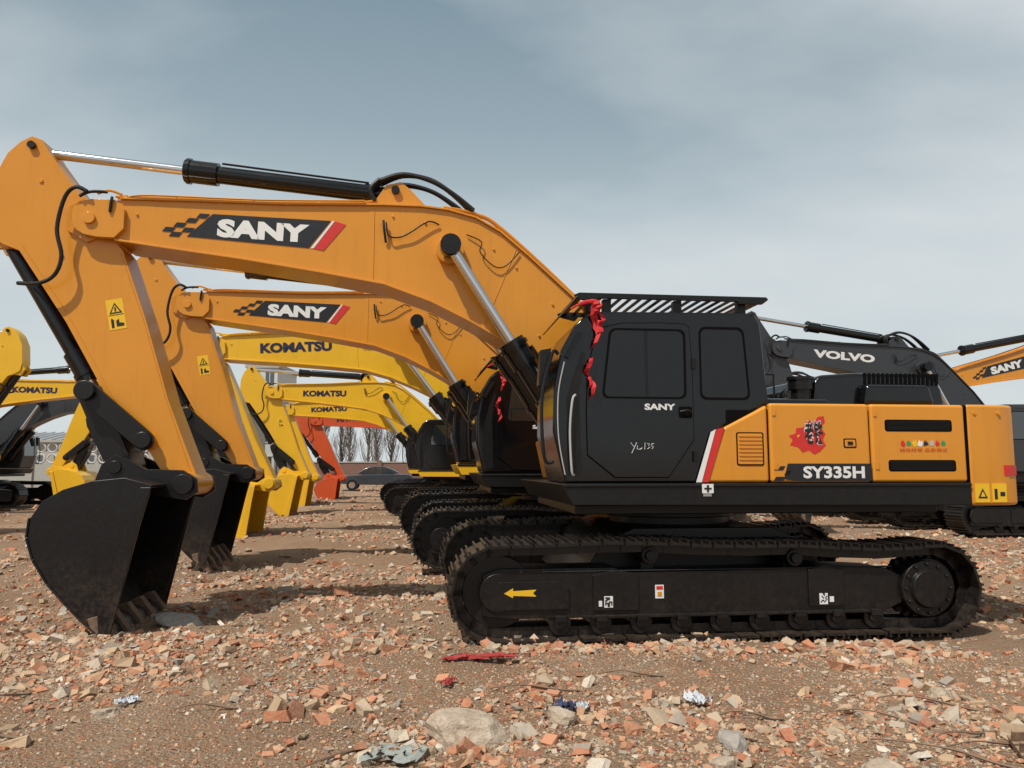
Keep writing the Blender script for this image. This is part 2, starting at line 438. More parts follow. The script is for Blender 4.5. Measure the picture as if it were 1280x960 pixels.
    for i in range(17):
        x=1.80+i*.05
        mb.prism([(x,2.42),(x+.022,2.42),(x+.03,2.545),(x+.008,2.545)],-1.012,-.9)
    mb.mat('matblack')
    mb.cyl((1.1,-1.0,2.2),(1.1,-1.0,2.42),.10); mb.cyl((1.1,-1.0,2.36),(1.1,-1.0,2.46),.125); mb.cyl((1.1,-1.0,2.46),(1.1,-1.0,2.49),.14)
    if style!='flag': mb.cyl((1.95,.3,2.5),(1.95,.3,2.78),.06)
    mb.tube([(.62,-.2,2.2),(.62,-.2,2.62),(1.2,-.2,2.62),(1.2,-.2,2.2)],.015,6,False)
    mb.tube([(2.4,.9,2.2),(2.4,.9,2.7),(2.7,.9,2.7),(2.7,.9,2.2)],.015,6,False)
    mb.tube([(-1.2,1.35,1.95),(-1.2,1.35,2.6),(-.2,1.35,2.6),(.1,1.35,2.1)],.016,6,False)
    mb.obj('hood_fittings',root)
    # ---------- cab
    hollow=detail>=2
    cabp=[(-1.44,1.425),(-1.55,1.9),(-1.54,2.3),(-1.47,2.66),(-1.34,2.90),(-1.24,2.99),(-1.10,3.04),(.34,3.06),(.44,3.03),(.49,2.95),(.55,2.19),(.08,1.955),(-.14,1.425)]
    w1=rrect(-1.05,-.28,2.22,2.87,.06); w1=[(x+(.08*(z-2.2)/.65 if x<-.9 else 0)-.03*(x<-.9),z) for x,z in w1]
    w2=rrect(-.12,.36,2.22,2.90,.06); w2=[(x-(.05*(z-2.2)/.7 if x>.2 else 0),z) for x,z in w2]
    def cutter(poly,y0,y1):
        c=MB().mat('seam'); c.prism(poly,y0,y1); return c
    mb=MB().mat(cab)
    mb.prism(cabp,-1.45,-.42)
    cabo=mb.obj('cab',root,bevel=0 if hollow else .045,bseg=4)
    if hollow:
        inner=[(-1.38,1.6),(-1.49,1.92),(-1.48,2.3),(-1.41,2.65),(-1.29,2.86),(-1.08,2.97),(.32,2.99),(.41,2.93),(.47,2.25),(-.05,2.1),(-.2,1.6)]
        fw=MB().mat('seam'); fw.prism([(-1.7,1.96),(-1.7,2.80),(-1.30,2.80),(-1.38,2.62),(-1.44,2.3),(-1.44,1.96)],-1.36,-.51)
        rw=MB().mat('seam'); rw.box(.3,.7,-1.3,-.55,2.35,2.85)
        sr=MB().mat('seam'); sr.box(-.95,-.25,-1.25,-.6,2.9,3.2)
        carve(cabo,[cutter(inner,-1.41,-.46),cutter(w1,-1.6,-.2),cutter(w2,-1.6,-.2),fw,rw,sr])
        b_=cabo.modifiers.new('bevel','BEVEL'); b_.width=.02; b_.segments=3; b_.limit_method='ANGLE'; b_.angle_limit=math.radians(40)
    mb=MB().mat(cab); mb.box(-.14,.50,-1.43,-.5,1.425,2.17); mb.obj('cab_base',root)
    yc=-1.45
    door=smoothpoly([(-1.23,1.47),(-1.245,2.3),(-1.17,2.74),(-1.08,2.93),(-.30,2.95),(-.20,2.9),(-.20,1.47)],1)
    mb=MB().mat('seam'); mb.prism(door,yc-.003,yc+.002)
    ob=mb.obj('door_gap',root,smooth=False)
    if hollow: carve(ob,[cutter(grow(w1,.01),-1.6,-1.3)])
    mb=MB().mat(cab); cx,cz=-.7,2.2
    mb.prism([(cx+(a-cx)*.982,cz+(b-cz)*.987) for a,b in door],yc-.014,yc+.001)
    ob=mb.obj('cab_door',root)
    if hollow: carve(ob,[cutter(w1,-1.6,-1.3)])
    mb=MB()
    key='pane' if hollow else 'glass'
    def gasket(poly,y):
        n=len(poly); big=grow(poly,.014); small=grow(poly,-.012)
        mb.mat('seam')
        vs=[(x,y,z) for x,z in big]+[(x,y,z) for x,z in small]+[(x,y+.02,z) for x,z in small]+[(x,y+.02,z) for x,z in big]
        fs=[]
        for i in range(n):
            j=(i+1)%n
            fs+=[[i,j,n+j,n+i],[n+i,n+j,2*n+j,2*n+i],[2*n+i,2*n+j,3*n+j,3*n+i],[3*n+i,3*n+j,j,i]]
        mb.add(vs,fs)
    gasket(w1,yc-.019); gasket(w2,yc-.006)
    mb.mat('matblack'); mb.box(-.668,-.640,yc-.016,yc-.004,2.22,2.87); mb.box(-.42,-.405,yc-.008,yc,2.22,2.87)
    mb.mat('seam'); mb.prism(rrect(-.35,-.22,2.03,2.14,.02),yc-.018,yc-.01)
    mb.mat('matblack'); mb.tube([(-.34,yc-.03,2.09),(-.28,yc-.05,2.10),(-.23,yc-.03,2.09)],.01,5)
    for z in (1.62,2.5): mb.box(-.215,-.17,yc-.03,yc-.0,z,z+.10)
    mb.obj('window_seals',root,smooth=False)
    mb=MB().mat(key)
    def sheet(poly,y): mb.add([(x,y,z) for x,z in poly],[list(range(len(poly)))])
    sheet(w1,yc-(.003 if hollow else .017)); sheet(w2,yc-(-.01 if hollow else .004))
    if hollow: sheet(w1,-.44); sheet(w2,-.44)
    fx=[(-1.552,1.92),(-1.542,2.3),(-1.476,2.66),(-1.40,2.80)]
    off=.02 if hollow else -.006
    for a,b in zip(fx[:-1],fx[1:]): mb.add([(a[0]+off,-1.37,a[1]),(a[0]+off,-.50,a[1]),(b[0]+off,-.50,b[1]),(b[0]+off,-1.37,b[1])],[[0,1,2,3]])
    mb.obj('cab_glazing',root,smooth=False,recalc=False)
    if hollow:
        mb=MB().mat('seat')
        mb.prism(smoothpoly([(-.62,1.9),(-.62,2.02),(-.05,1.98),(.02,1.9)],1),-1.18,-.68)
        mb.prism(smoothpoly([(-.12,1.95),(.02,1.95),(.16,2.55),(.10,2.62),(.0,2.58)],1),-1.17,-.69)
        mb.prism(smoothpoly([(.04,2.62),(.14,2.62),(.18,2.80),(.10,2.82)],1),-1.06,-.80)
        mb.box(-.5,-.1,-1.1,-.76,1.6,1.92)
        for y in (-1.25,-.66):
            mb.prism(smoothpoly([(-.75,1.9),(-.75,2.12),(-.6,2.16),(-.1,2.12),(-.1,1.9)],1),y,y+.12); mb.tube([(-.72,y+.06,2.12),(-.76,y+.06,2.30)],[.015,.03],6)
        mb.mat('matblack'); mb.prism([(-1.36,1.7),(-1.33,2.32),(-1.27,2.36),(-1.2,2.3),(-1.22,1.7)],-.72,-.52)
        mb.tube([(-1.3,-.95,1.7),(-1.22,-.95,2.15)],.02); mb.tube([(-1.2,-1.0,1.7),(-1.12,-1.0,2.15)],.02)
        mb.mat('trim'); mb.box(-1.0,.30,-1.39,-.48,2.955,2.965); mb.prism([(.38,2.3),(.44,2.3),(.41,2.9),(.36,2.9)],-.54,-.48)
        mb.box(-.24,-.16,-.50,-.475,2.2,2.94)
        mb.mat('film'); mb.box(.20,.24,-1.2,-1.0,2.3,2.42)
        mb.obj('cab_interior',root)
    mb=MB().mat('matblack')
    mb.tube([(-1.55,-1.47,1.62),(-1.64,-1.50,1.66),(-1.66,-1.50,2.2),(-1.56,-1.49,2.62),(-1.50,-1.47,2.62)],.016,6)
    mb.prism([(-1.68,2.33),(-1.60,2.33),(-1.56,2.68),(-1.66,2.66)],-1.44,-1.30)
    mb.prism([(-1.44,2.60),(-1.31,2.84),(-1.26,2.82),(-1.40,2.58)],-1.475,-1.45)
    mb.prism([(-1.40,1.5),(-1.30,1.5),(-1.285,1.52),(-1.30,2.3),(-1.24,2.62),(-1.27,2.66),(-1.36,2.4),(-1.42,2.2)],-1.458,-1.445)
    if detail>=2:
        mb.mat('film')
        mb.tube([(-1.36,-1.475,1.50),(-1.385,-1.50,1.54),(-1.40,-1.505,1.9),(-1.375,-1.50,2.18),(-1.34,-1.475,2.24)],.011,6)
        mb.tube([(-1.44,-1.46,1.50),(-1.50,-1.465,1.85),(-1.50,-1.465,2.25),(-1.44,-1.46,2.55)],.006,5)
    mb.obj('cab_rails',root)
    if text=='SANY' and detail>=1:
        mb=MB().mat('white'); mb.text('SANY',-.53,2.135,.30,.06,yc-.0165,bold=.04)
        if detail>=2:
            for pts in ([(-.82,1.80),(-.79,1.76)],[(-.76,1.80),(-.81,1.70)],[(-.75,1.77),(-.76,1.74),(-.73,1.735),(-.71,1.75)],[(-.68,1.80),(-.685,1.735)],[(-.66,1.79),(-.635,1.785),(-.65,1.77),(-.635,1.755),(-.66,1.74)],[(-.595,1.79),(-.62,1.785),(-.62,1.77),(-.60,1.76),(-.615,1.74)]):
                mb.tube([(a,yc-.015,b) for a,b in pts],.0025,4,False)
        mb.obj('cab_lettering',root,smooth=False,recalc=False)
    if guard:
        mb=MB().mat('matblack')
        gp=[(-1.31,3.17),(-1.33,3.205),(-1.28,3.225),(.58,3.225),(.60,3.20),(.54,3.155),(.3,3.15),(.28,3.175),(-1.1,3.175),(-1.14,3.13)]
        mb.prism(gp,-1.42,-1.38); mb.prism(gp,-.48,-.44)
        # slatted roof protection between the two rails
        for i in range(19): mb.box(-1.27+i*.1,-1.23+i*.1,-1.38,-.48,3.195,3.212)
        mb.box(.5,.58,-1.38,-.48,3.19,3.215); mb.box(-1.3,-1.26,-1.38,-.48,3.19,3.215)
        for x in (-1.0,-.3,.35): mb.box(x-.04,x+.04,-1.36,-1.28,3.03,3.18); mb.box(x-.04,x+.04,-.6,-.52,3.03,3.18)
        for i in range(12):
            y=-1.42+i*.089; mb.tube([(-1.30,y,3.19),(-1.48,y,2.98)],.008,4,False)
        for i in range(5):
            t=i/4; mb.tube([(-1.30-.18*t,-1.42,3.19-.21*t),(-1.30-.18*t,-.44,3.19-.21*t)],.009,4,False)
        mb.box(-1.2,-1.1,-1.3,-1.2,3.06,3.15)
        mb.obj('roof_guard',root,bevel=.004 if detail>=2 else 0,bseg=1)
    if ribbon:
        mb=MB().mat('ribbon')
        for (x,z,L,w) in ((-1.13,3.12,.36,.06),(-1.16,3.10,.42,.04),(-1.10,3.09,.2,.05),(-1.20,2.58,.38,.04),(-1.22,2.55,.25,.03)):
            pts=[];K=12
            for i in range(K):
                t=i/(K-1)
                cxx=x+.025*math.sin(t*7+z)+random.uniform(-.01,.01); zz=z-L*t; yy=-1.50-.03*math.sin(t*9+x*5)
                ww=w*(.4+.6*abs(math.sin(t*5+1)))
                pts.append((cxx-ww/2,yy,zz)); pts.append((cxx+ww/2,yy+random.uniform(-.03,.03),zz+.01))
            mb.add(pts,[[2*i,2*i+1,2*i+3,2*i+2] for i in range(K-1)])
        mb.tube([(-1.38,-1.49,3.05),(-1.28,-1.50,3.10),(-1.18,-1.5,3.12),(-1.1,-1.49,3.10)],[.01,.02,.026,.012],6)
        mb.obj('red_ribbon',root,recalc=False)
    # ---------- boom
    mb=MB().mat(boom); mb.M=Mb
    bt=[(-6.05,4.33),(-5.92,4.355),(-5.1,4.36),(-4.29,4.36),(-3.2,4.395),(-2.8,4.395),(-2.5,4.365),(-2.2,4.29),(-1.93,4.14),(-1.62,3.88),(-1.09,3.40),(-.5,2.75),(-.15,2.2),(-.17,1.95),(-.30,1.80),(-.50,1.76),(-.62,1.86),
        (-1.0,2.28),(-1.45,2.68),(-1.8,2.9),(-2.24,3.15),(-2.67,3.36),(-3.18,3.54),(-3.86,3.65),(-4.68,3.77),(-5.5,3.87),(-5.95,3.93)]
    mb.prism(bt,-.27,.27)
    def strip(P,y0,y1,th):
        for i in range(len(P)-1):
            a=P[i];b=P[i+1];d=math.hypot(b[0]-a[0],b[1]-a[1]);nx,nz=-(b[1]-a[1])/d*th,(b[0]-a[0])/d*th
            mb.prism([a,b,(b[0]+nx,b[1]+nz),(a[0]+nx,a[1]+nz)],y0,y1)
    strip(bt[1:13],-.30,.30,.022)
    strip(bt[26:15:-1],-.30,.30,-.022)
    for y0,y1 in ((-.32,-.255),(.255,.32)):
        mb.prism(smoothpoly([(-5.86,4.34),(-6.28,4.34),(-6.38,4.22),(-6.36,4.03),(-6.22,3.94),(-5.86,3.93)],1),y0,y1)
    for y0,y1 in ((-.20,-.15),(.15,.20)):
        mb.prism([(-3.35,4.40),(-3.18,4.66),(-3.02,4.70),(-2.92,4.62),(-2.72,4.41)],y0,y1)
    mb.cyl((-2.48,-.36,3.91),(-2.48,.36,3.91),.15,n=28)
    mb.cyl((-.40,-.40,1.97),(-.40,.40,1.97),.16,n=24)
    for x in (-5.9,-5.4,-4.6,-3.9,-3.45): mb.box(x-.02,x+.02,-.22,-.12,4.37,4.43)
    mb.cyl((-6.20,-.35,4.13),(-6.20,.35,4.13),.06,n=20)
    # welded plate joints across the side plates
    for (a,b) in (((-3.30,4.37),(-3.30,3.58)),((-1.75,3.96),(-2.10,3.10))):
        for yy in (-.271,.271): mb.tube([(a[0],yy,a[1]),(b[0],yy,b[1])],.006,5,False)
    if detail>=1:
        for x,z in ((-3.1,4.28),(-2.75,4.22),(-2.0,3.95),(-1.75,3.75),(-1.35,3.35),(-1.5,3.0),(-5.75,4.2)): mb.cyl((x,-.285,z),(x,-.26,z),.014,n=8)
    mb.obj('boom',root,bevel=.008 if detail else 0)
    mb=MB().mat('matblack'); mb.M=Mb
    mb.cyl((-2.48,-.56,3.91),(-2.48,.56,3.91),.085,n=20)
    mb.cyl((-2.48,-.585,3.91),(-2.48,-.56,3.91),.11,n=20)
    mb.cyl((-3.08,-.24,4.60),(-3.08,.24,4.60),.045,n=16)
    mb.cyl((-6.86,-.24,4.93),(-6.86,.24,4.93),.04,n=16)
    mb.obj('boom_pins',root)
    mb=MB().mat(boom); mb.M=Mb
    for yy in (-.2,-.15,.15,.2):
        mb.tube([(-6.0,yy,4.41),(-5.4,yy,4.415),(-4.5,yy,4.41),(-3.6,yy,4.44),(-3.3,yy,4.47)],.014,6)
        mb.tube([(-2.55,yy,4.43),(-2.2,yy,4.37),(-1.9,yy,4.21),(-1.1,yy,3.48),(-.5,yy,2.82)],.016,6)
    mb.tube([(-5.85,-.29,4.375),(-5.6,-.31,4.40),(-4.5,-.31,4.395),(-3.4,-.31,4.43)],.010,5)
    mb.obj('boom_pipes',root)
    mb=MB().mat('hose'); mb.M=Mb
    for k,yy in enumerate((-.22,-.16,-.09,.1,.18)):
        h=.05*(k%3)
        mb.tube([(-3.25,yy,4.70),(-3.0,yy,4.78+h*.3),(-2.7,yy,4.72+h*.6),(-2.45,yy,4.58+h*.4),(-2.22,yy,4.40)],.026,8)
        mb.tube([(-3.3,yy,4.47),(-3.35,yy,4.6),(-3.25,yy,4.72)],.024,8)
    mb.tube([(-3.17,-.31,4.20),(-3.14,-.32,4.05),(-3.02,-.31,4.04),(-2.9,-.32,4.1),(-2.72,-.32,4.22),(-2.6,-.29,4.20)],.009,5)
    mb.tube([(-2.3,-.29,4.1),(-2.14,-.31,4.02),(-2.15,-.31,3.9),(-2.0,-.31,3.75),(-1.87,-.30,3.76),(-1.72,-.29,3.92)],.007,5)
    mb.tube([(-3.2,-.31,4.22),(-3.19,-.33,4.12),(-3.17,-.29,3.98)],.014,5)
    mb.obj('boom_hoses',root)
    def letter(side):
        y=-.273 if side<0 else .273
        mb=MB(); mb.M=Mb
        def X(x): return x if side<0 else -8.95-x
        e=.003*side
        if style=='flag':
            mb.mat('decalblack'); mb.prism([(X(a),b) for a,b in [(-4.985,4.235),(-3.76,4.205),(-3.985,3.90),(-5.24,3.985)]],y,y+e)
            for q in ((-5.09,4.212),(-5.20,4.160),(-5.32,4.107),(-5.235,4.055),(-5.43,4.055),(-5.36,4.005)):
                mb.prism([(X(a),b) for a,b in [(q[0]-.062,q[1]-.023),(q[0]+.038,q[1]-.027),(q[0]+.072,q[1]+.021),(q[0]-.026,q[1]+.025)]],y,y+e)
            mb.mat('white'); mb.prism([(X(a),b) for a,b in [(-3.745,4.205),(-3.72,4.203),(-3.935,3.897),(-3.965,3.898)]],y,y+e)
            mb.mat('red'); mb.prism([(X(a),b) for a,b in [(-3.715,4.203),(-3.60,4.17),(-3.83,3.875),(-3.93,3.895)]],y,y+e)
            mb.mat('white'); mb.text(text,X(-4.46),4.07,.95,.20,y+2*e,tilt=(-.035 if side<0 else .035),side=side,bold=.06)
        else:
            mb.mat('navy' if boom!='grey' else 'white'); mb.text(text,X(-4.5),4.07,1.40 if len(text)>5 else 1.6,.20,y+e,tilt=(-.02 if side<0 else .02),side=side,bold=.05)
        mb.obj('boom_lettering',root,smooth=False,recalc=False)
    letter(-1)
    if twoside: letter(1)
    # ---------- cylinders
    def T(Mx,p): return Mx@Vector(p)
    mb=MB()
    A=T(Ma,(-6.86,0,4.93));B=T(Mb,(-3.08,0,4.60)); d=(B-A).normalized(); L=(B-A).length
    mb.mat('chrome'); mb.cyl(A,A+d*1.7,.05)
    mb.mat('black'); mb.cyl(A+d*1.50,A+d*(L-.05),.095,n=24); mb.cyl(A+d*1.50,A+d*1.85,.125,n=24); mb.cyl(A+d*1.52,A+d*1.56,.14,n=24)
    mb.cyl(A+d*(L-.35),A+d*(L-.25),.105,n=24)
    mb.cyl(A+Vector((0,-.1,0)),A+Vector((0,.1,0)),.09); mb.cyl(B+Vector((0,-.1,0)),B+Vector((0,.1,0)),.10)
    mb.tube([A+d*1.9+Vector((0,-.06,.11)),A+d*2.6+Vector((0,-.06,.105)),A+d*(L-.3)+Vector((0,-.06,.10))],.012,6)
    mb.obj('arm_cylinder',root)
    for yy in (-.46,.46):
        mb=MB()
        A=T(Mb,(-2.48,yy,3.91)); B=Vector((-1.05,yy*.8,1.70)); d=(B-A).normalized(); L=(B-A).length
        mb.mat('chrome'); mb.cyl(A,A+d*1.4,.058)
        mb.mat('black'); mb.cyl(A+d*1.22,B,.12,n=24); mb.cyl(A+d*1.20,A+d*1.50,.145,n=24); mb.cyl(A+d*1.24,A+d*1.29,.165,n=24); mb.cyl(A+d*1.9,A+d*1.96,.14,n=24)
        mb.cyl(A+Vector((0,-.06,0)),A+Vector((0,.06,0)),.11)
        for ph in (0,1):
            o=Vector((.13,-.05+.1*ph,.08))
            mb.tube([A+d*1.35+o,A+d*1.8+o*1.1,A+d*2.4+o],.018,6)
        mb.obj('boom_cylinder',root)
    # ---------- arm
    mb=MB().mat(armcol); mb.M=Ma
    ap=[(-6.98,4.97),(-7.10,4.84),(-7.21,4.58),(-7.24,4.15),(-7.20,3.94),(-7.08,3.86),(-6.92,3.80),(-6.42,3.06),(-5.94,2.22),(-5.53,1.72),(-5.36,1.46),(-5.20,1.32),(-5.08,1.31),(-5.03,1.42),(-5.37,2.26),(-5.63,3.09),(-5.90,3.83),(-6.02,3.97),(-6.10,4.25),(-6.36,4.42),(-6.70,4.88),(-6.77,5.0),(-6.87,5.035)]
    mb.prism(ap,-.20,.20)
    mb.prism([(-6.45,4.02),(-6.5,4.25),(-6.3,4.38),(-6.1,4.2),(-6.05,4.0),(-6.25,3.9)],-.235,.235)
    mb.cyl((-5.13,-.29,1.40),(-5.13,.29,1.40),.12,n=20)
    mb.cyl((-5.56,-.25,1.84),(-5.56,.25,1.84),.09,n=20)
    mb.prism([(-7.22,4.1),(-7.30,3.98),(-7.2,3.82),(-7.0,3.84),(-6.9,4.05)],-.17,-.10); mb.prism([(-7.22,4.1),(-7.30,3.98),(-7.2,3.82),(-7.0,3.84),(-6.9,4.05)],.10,.17)
    for (x,z) in ((-6.75,4.55),(-6.5,3.75)): mb.cyl((x,-.212,z),(x,.212,z),.022,n=12)
    wl=[(-6.9,3.87),(-6.39,3.12),(-5.91,2.28),(-5.50,1.78)]; wr=[(-5.10,1.48),(-5.40,2.28),(-5.66,3.10),(-5.92,3.80)]
    for W in (wl,wr): mb.tube([(a,-.201,b) for a,b in W],.006,5,False)
    mb.obj('arm',root,bevel=.012 if detail else 0)
    mb=MB(); mb.M=Ma
    if detail>=1 and armdecal:
        c,s_=math.cos(.20),math.sin(.20)
        def R(a,b): return (-5.93+a*c-b*s_,3.15+a*s_+b*c)
        mb.mat('yel'); mb.prism([R(-.085,-.16),R(.085,-.16),R(.085,.16),R(-.085,.16)],-.203,-.2)
        mb.mat('decalblack'); mb.prism([R(-.065,.01),R(.065,.01),R(0,.125)],-.205,-.203)
        mb.prism([R(-.075,-.008),R(.075,-.008),R(.075,-.002),R(-.075,-.002)],-.205,-.203)
        mb.mat('yel'); mb.prism([R(-.042,.023),R(.042,.023),R(0,.098)],-.207,-.205)
        mb.mat('decalblack'); mb.prism([R(-.008,.03),R(.008,.03),R(.008,.075),R(-.008,.075)],-.209,-.207)
        mb.prism([R(-.06,-.14),R(-.035,-.14),R(-.03,-.06),R(-.05,-.035),R(-.06,-.06)],-.205,-.203)
        mb.prism([R(-.01,-.13),R(.065,-.13),R(.065,-.10),R(.02,-.09),R(.02,-.05),R(-.01,-.07)],-.205,-.203)
        mb.obj('arm_warning_label',root,smooth=False)
    mb=MB().mat('hose'); mb.M=Ma
    mb.tube([(-6.22,-.36,4.40),(-6.33,-.37,4.44),(-6.44,-.35,4.33),(-6.50,-.34,4.0),(-6.44,-.34,3.72),(-6.5,-.33,3.52),(-6.66,-.32,3.43),(-6.90,-.22,3.45)],.021,8)
    mb.tube([(-6.05,-.28,4.43),(-6.2,-.33,4.41),(-6.3,-.35,4.35)],.017,7)
    mb.tube([(-6.2,.3,4.40),(-6.44,.3,4.3),(-6.5,.3,3.9),(-6.9,.2,3.5)],.019,7)
    mb.tube([(-5.98,-.34,4.36),(-5.99,-.34,4.30),(-6.0,-.33,4.2)],.016,6)
    mb.mat(armcol); mb.tube([(-6.16,-.25,4.42),(-6.03,-.3,4.44),(-5.9,-.3,4.40)],.014,6)
    mb.obj('arm_hoses',root)
    mb=MB(); mb.M=Ma
    A=Vector((-7.12,0,3.96));B=Vector((-6.14,0,2.34)); d=(B-A).normalized(); L=(B-A).length
    mb.mat('chrome'); mb.cyl(B-d*.25,B,.05)
    mb.mat('black'); mb.cyl(A,B-d*.17,.088,n=24); mb.cyl(B-d*.50,B-d*.17,.115,n=24); mb.cyl(A+Vector((0,-.09,0)),A+Vector((0,.09,0)),.09)
    mb.cyl(B-d*.26,B-d*.21,.13,n=24)
    mb.tube([A+d*.2+Vector((.06,-.09,.05)),A+d*.7+Vector((.1,-.09,.06)),B-d*.4+Vector((.1,-.09,.06))],.014,6)
    mb.obj('bucket_cylinder',root)
    mb=MB().mat('bucket'); mb.M=Ma
    def link(p,q,w0,w1,y0,y1,mid=0):
        p=Vector(p);q=Vector(q);d=(q-p).normalized();nn=Vector((-d[1],d[0]))
        poly=[]
        for i in range(7):
            a=math.pi/2+math.pi*i/6; poly.append(tuple(p+d*math.cos(a)*w0+nn*math.sin(a)*w0))
        for i in range(7):
            a=-math.pi/2+math.pi*i/6; poly.append(tuple(q+d*math.cos(a)*w1+nn*math.sin(a)*w1))
        mb.prism(poly,y0,y1)
    for y0,y1 in ((-.31,-.25),(.25,.31)): link((-6.14,2.34),(-5.56,1.84),.10,.10,y0,y1)
    link((-6.14,2.30),(-5.80,1.56),.12,.12,-.20,.20); link((-6.05,2.05),(-5.88,1.72),.14,.14,-.16,.16)
    mb.cyl((-6.14,-.35,2.34),(-6.14,.35,2.34),.07,n=20); mb.cyl((-5.56,-.345,1.84),(-5.56,.345,1.84),.06,n=20)
    mb.cyl((-5.56,-.36,1.84),(-5.56,-.34,1.84),.085,n=20); mb.cyl((-6.14,-.37,2.34),(-6.14,-.35,2.34),.10,n=20)
    mb.obj('bucket_linkage',root,bevel=bv)
    # ---------- bucket
    mb=MB().mat(bucketcol); mb.M=Ma
    outer=[(-5.30,1.40),(-5.55,1.47),(-5.85,1.44),(-6.10,1.36),(-6.28,1.25),(-6.37,1.10),(-6.385,.92),(-6.32,.72),(-6.18,.50),(-6.0,.30),(-5.84,.14),(-5.70,.02)]
    for ye in ((-.77,-.745),(.745,.77)):
        mb.prism(outer+[(-5.62,.05),(-5.50,.60),(-5.40,1.0)],*ye)
    th=.03
    for i in range(len(outer)-1):
        a=Vector(outer[i]);b=Vector(outer[i+1]);d=(b-a).normalized();nn=Vector((-d[1],d[0]))
        if nn.dot(Vector((-5.75,.85))-a)<0: nn=-nn
        mb.prism([tuple(a),tuple(b),tuple(b+nn*th),tuple(a+nn*th)],-.745,.745)
    for yy in (-.76,-.25,.22,.73):
        for i in range(5,len(outer)-1):
            a=Vector(outer[i]);b=Vector(outer[i+1]);d=(b-a).normalized();nn=Vector((-d[1],d[0]))
            if nn.dot(Vector((-5.75,.85))-a)>0: nn=-nn
            mb.prism([tuple(a),tuple(b),tuple(b+nn*.02),tuple(a+nn*.02)],yy-.02,yy+.05)
    for ye in ((-.80,-.77),(.77,.80)):
        mb.prism([(-5.70,.0),(-5.60,.02),(-5.47,.62),(-5.38,1.05),(-5.30,1.38),(-5.40,1.38),(-5.50,1.0),(-5.60,.62),(-5.72,.2)],*ye)
    for ye in ((-.36,-.30),(.30,.36)):
        mb.prism([(-6.0,1.40),(-5.93,1.60),(-5.80,1.70),(-5.66,1.64),(-5.5,1.55),(-5.15,1.54),(-5.02,1.46),(-5.0,1.32),(-5.12,1.24),(-5.35,1.28)],*ye)
    mb.cyl((-5.13,-.40,1.40),(-5.13,.40,1.40),.07,n=20); mb.cyl((-5.80,-.38,1.57),(-5.80,.38,1.57),.065,n=20)
    mb.cyl((-5.13,-.42,1.40),(-5.13,-.36,1.40),.10,n=20)
    mb.prism([(-5.78,.06),(-5.68,.0),(-5.62,-.01),(-5.66,.06),(-5.74,.12)],-.77,.77)
    mb.obj('bucket',root,bevel=.006 if detail else 0)
    mb=MB().mat('rust' if detail else bucketcol); mb.M=Ma
    for i in range(5):
        y=-.72+i*.36
        mb.prism([(-5.82,.17),(-5.72,.2),(-5.60,.04),(-5.52,-.10),(-5.56,-.11),(-5.68,-.02),(-5.78,.07)],y-.055,y+.055)
    mb.obj('bucket_teeth',root,bevel=.01 if detail else 0)
    return root

C1=(1.755,8.746)
def place(dx,dy): return (C1[0]+dx,C1[1]+dy)
def smooth01(t): t=np.clip(t,0,1); return t*t*(3-2*t)

# ------------------------------------------------------------ ground height
_perm=rng.random((256,256))
def vnoise(x,y,s):
    x=np.asarray(x,float)/s; y=np.asarray(y,float)/s
    xi=np.floor(x).astype(int);yi=np.floor(y).astype(int);fx=x-xi;fy=y-yi
    fx=fx*fx*(3-2*fx);fy=fy*fy*(3-2*fy)
    g=lambda a,b:_perm[a%256,b%256]
    return (g(xi,yi)*(1-fx)+g(xi+1,yi)*fx)*(1-fy)+(g(xi,yi+1)*(1-fx)+g(xi+1,yi+1)*fx)*fy-.5
def gh(x,y):
    x=np.asarray(x,float);y=np.asarray(y,float)
    r=.18*smooth01((y-22)/20.)
    near=np.exp(-((y-4)/25.)**2)
    h=r+.08*vnoise(x,y,1.7)+.05*vnoise(x*.8+y*.6+31,y*.8-x*.6+7,.6)+.025*vnoise(x*.6-y*.8+3,y*.6+x*.8+17,.27)*near+.10*vnoise(x+90,y,5.)
    return h-.015
def ghs(x,y): return float(gh(x,y))

# ------------------------------------------------------------ machines
excavator((*place(0,0),0),PSI,detail=2,ribbon=True,name='excavator')
excavator((*place(-.93,4.6),.05),PSI,detail=1,ribbon=True,brot=-.005,name='excavator')
K=dict(boom='yellow',body='yellow',cab='black',hood='yellow',text='KOMATSU',style='plain',guard=False,bucketcol='yellow')
excavator((*place(-1.45,9.7),.0),PSI,detail=1,scale=1.15,brot=.075,**K)
excavator((*place(-3.45,17.4),.05),PSI,detail=1,brot=.03,**K)
excavator((*place(-4.5,22.8),.1),PSI,detail=1,brot=.07,**K)
excavator((*place(-4.6,28.0),.15),PSI,detail=1,boom='redorange',body='redorange',hood='redorange',text='HITACHI',style='plain',guard=False,brot=.10,bucketcol='redorange',name='excavator',armdecal=False)
G=dict(boom='grey',body='yellow',cab='grey',hood='grey',text='VOLVO',style='plain',guard=False,armdecal=False)
excavator((*place(10.75,10.8),.0),PSI,detail=1,brot=-.055,**G)
excavator((*place(10.3,15.6),.03),PSI,detail=1,brot=.12,**G)
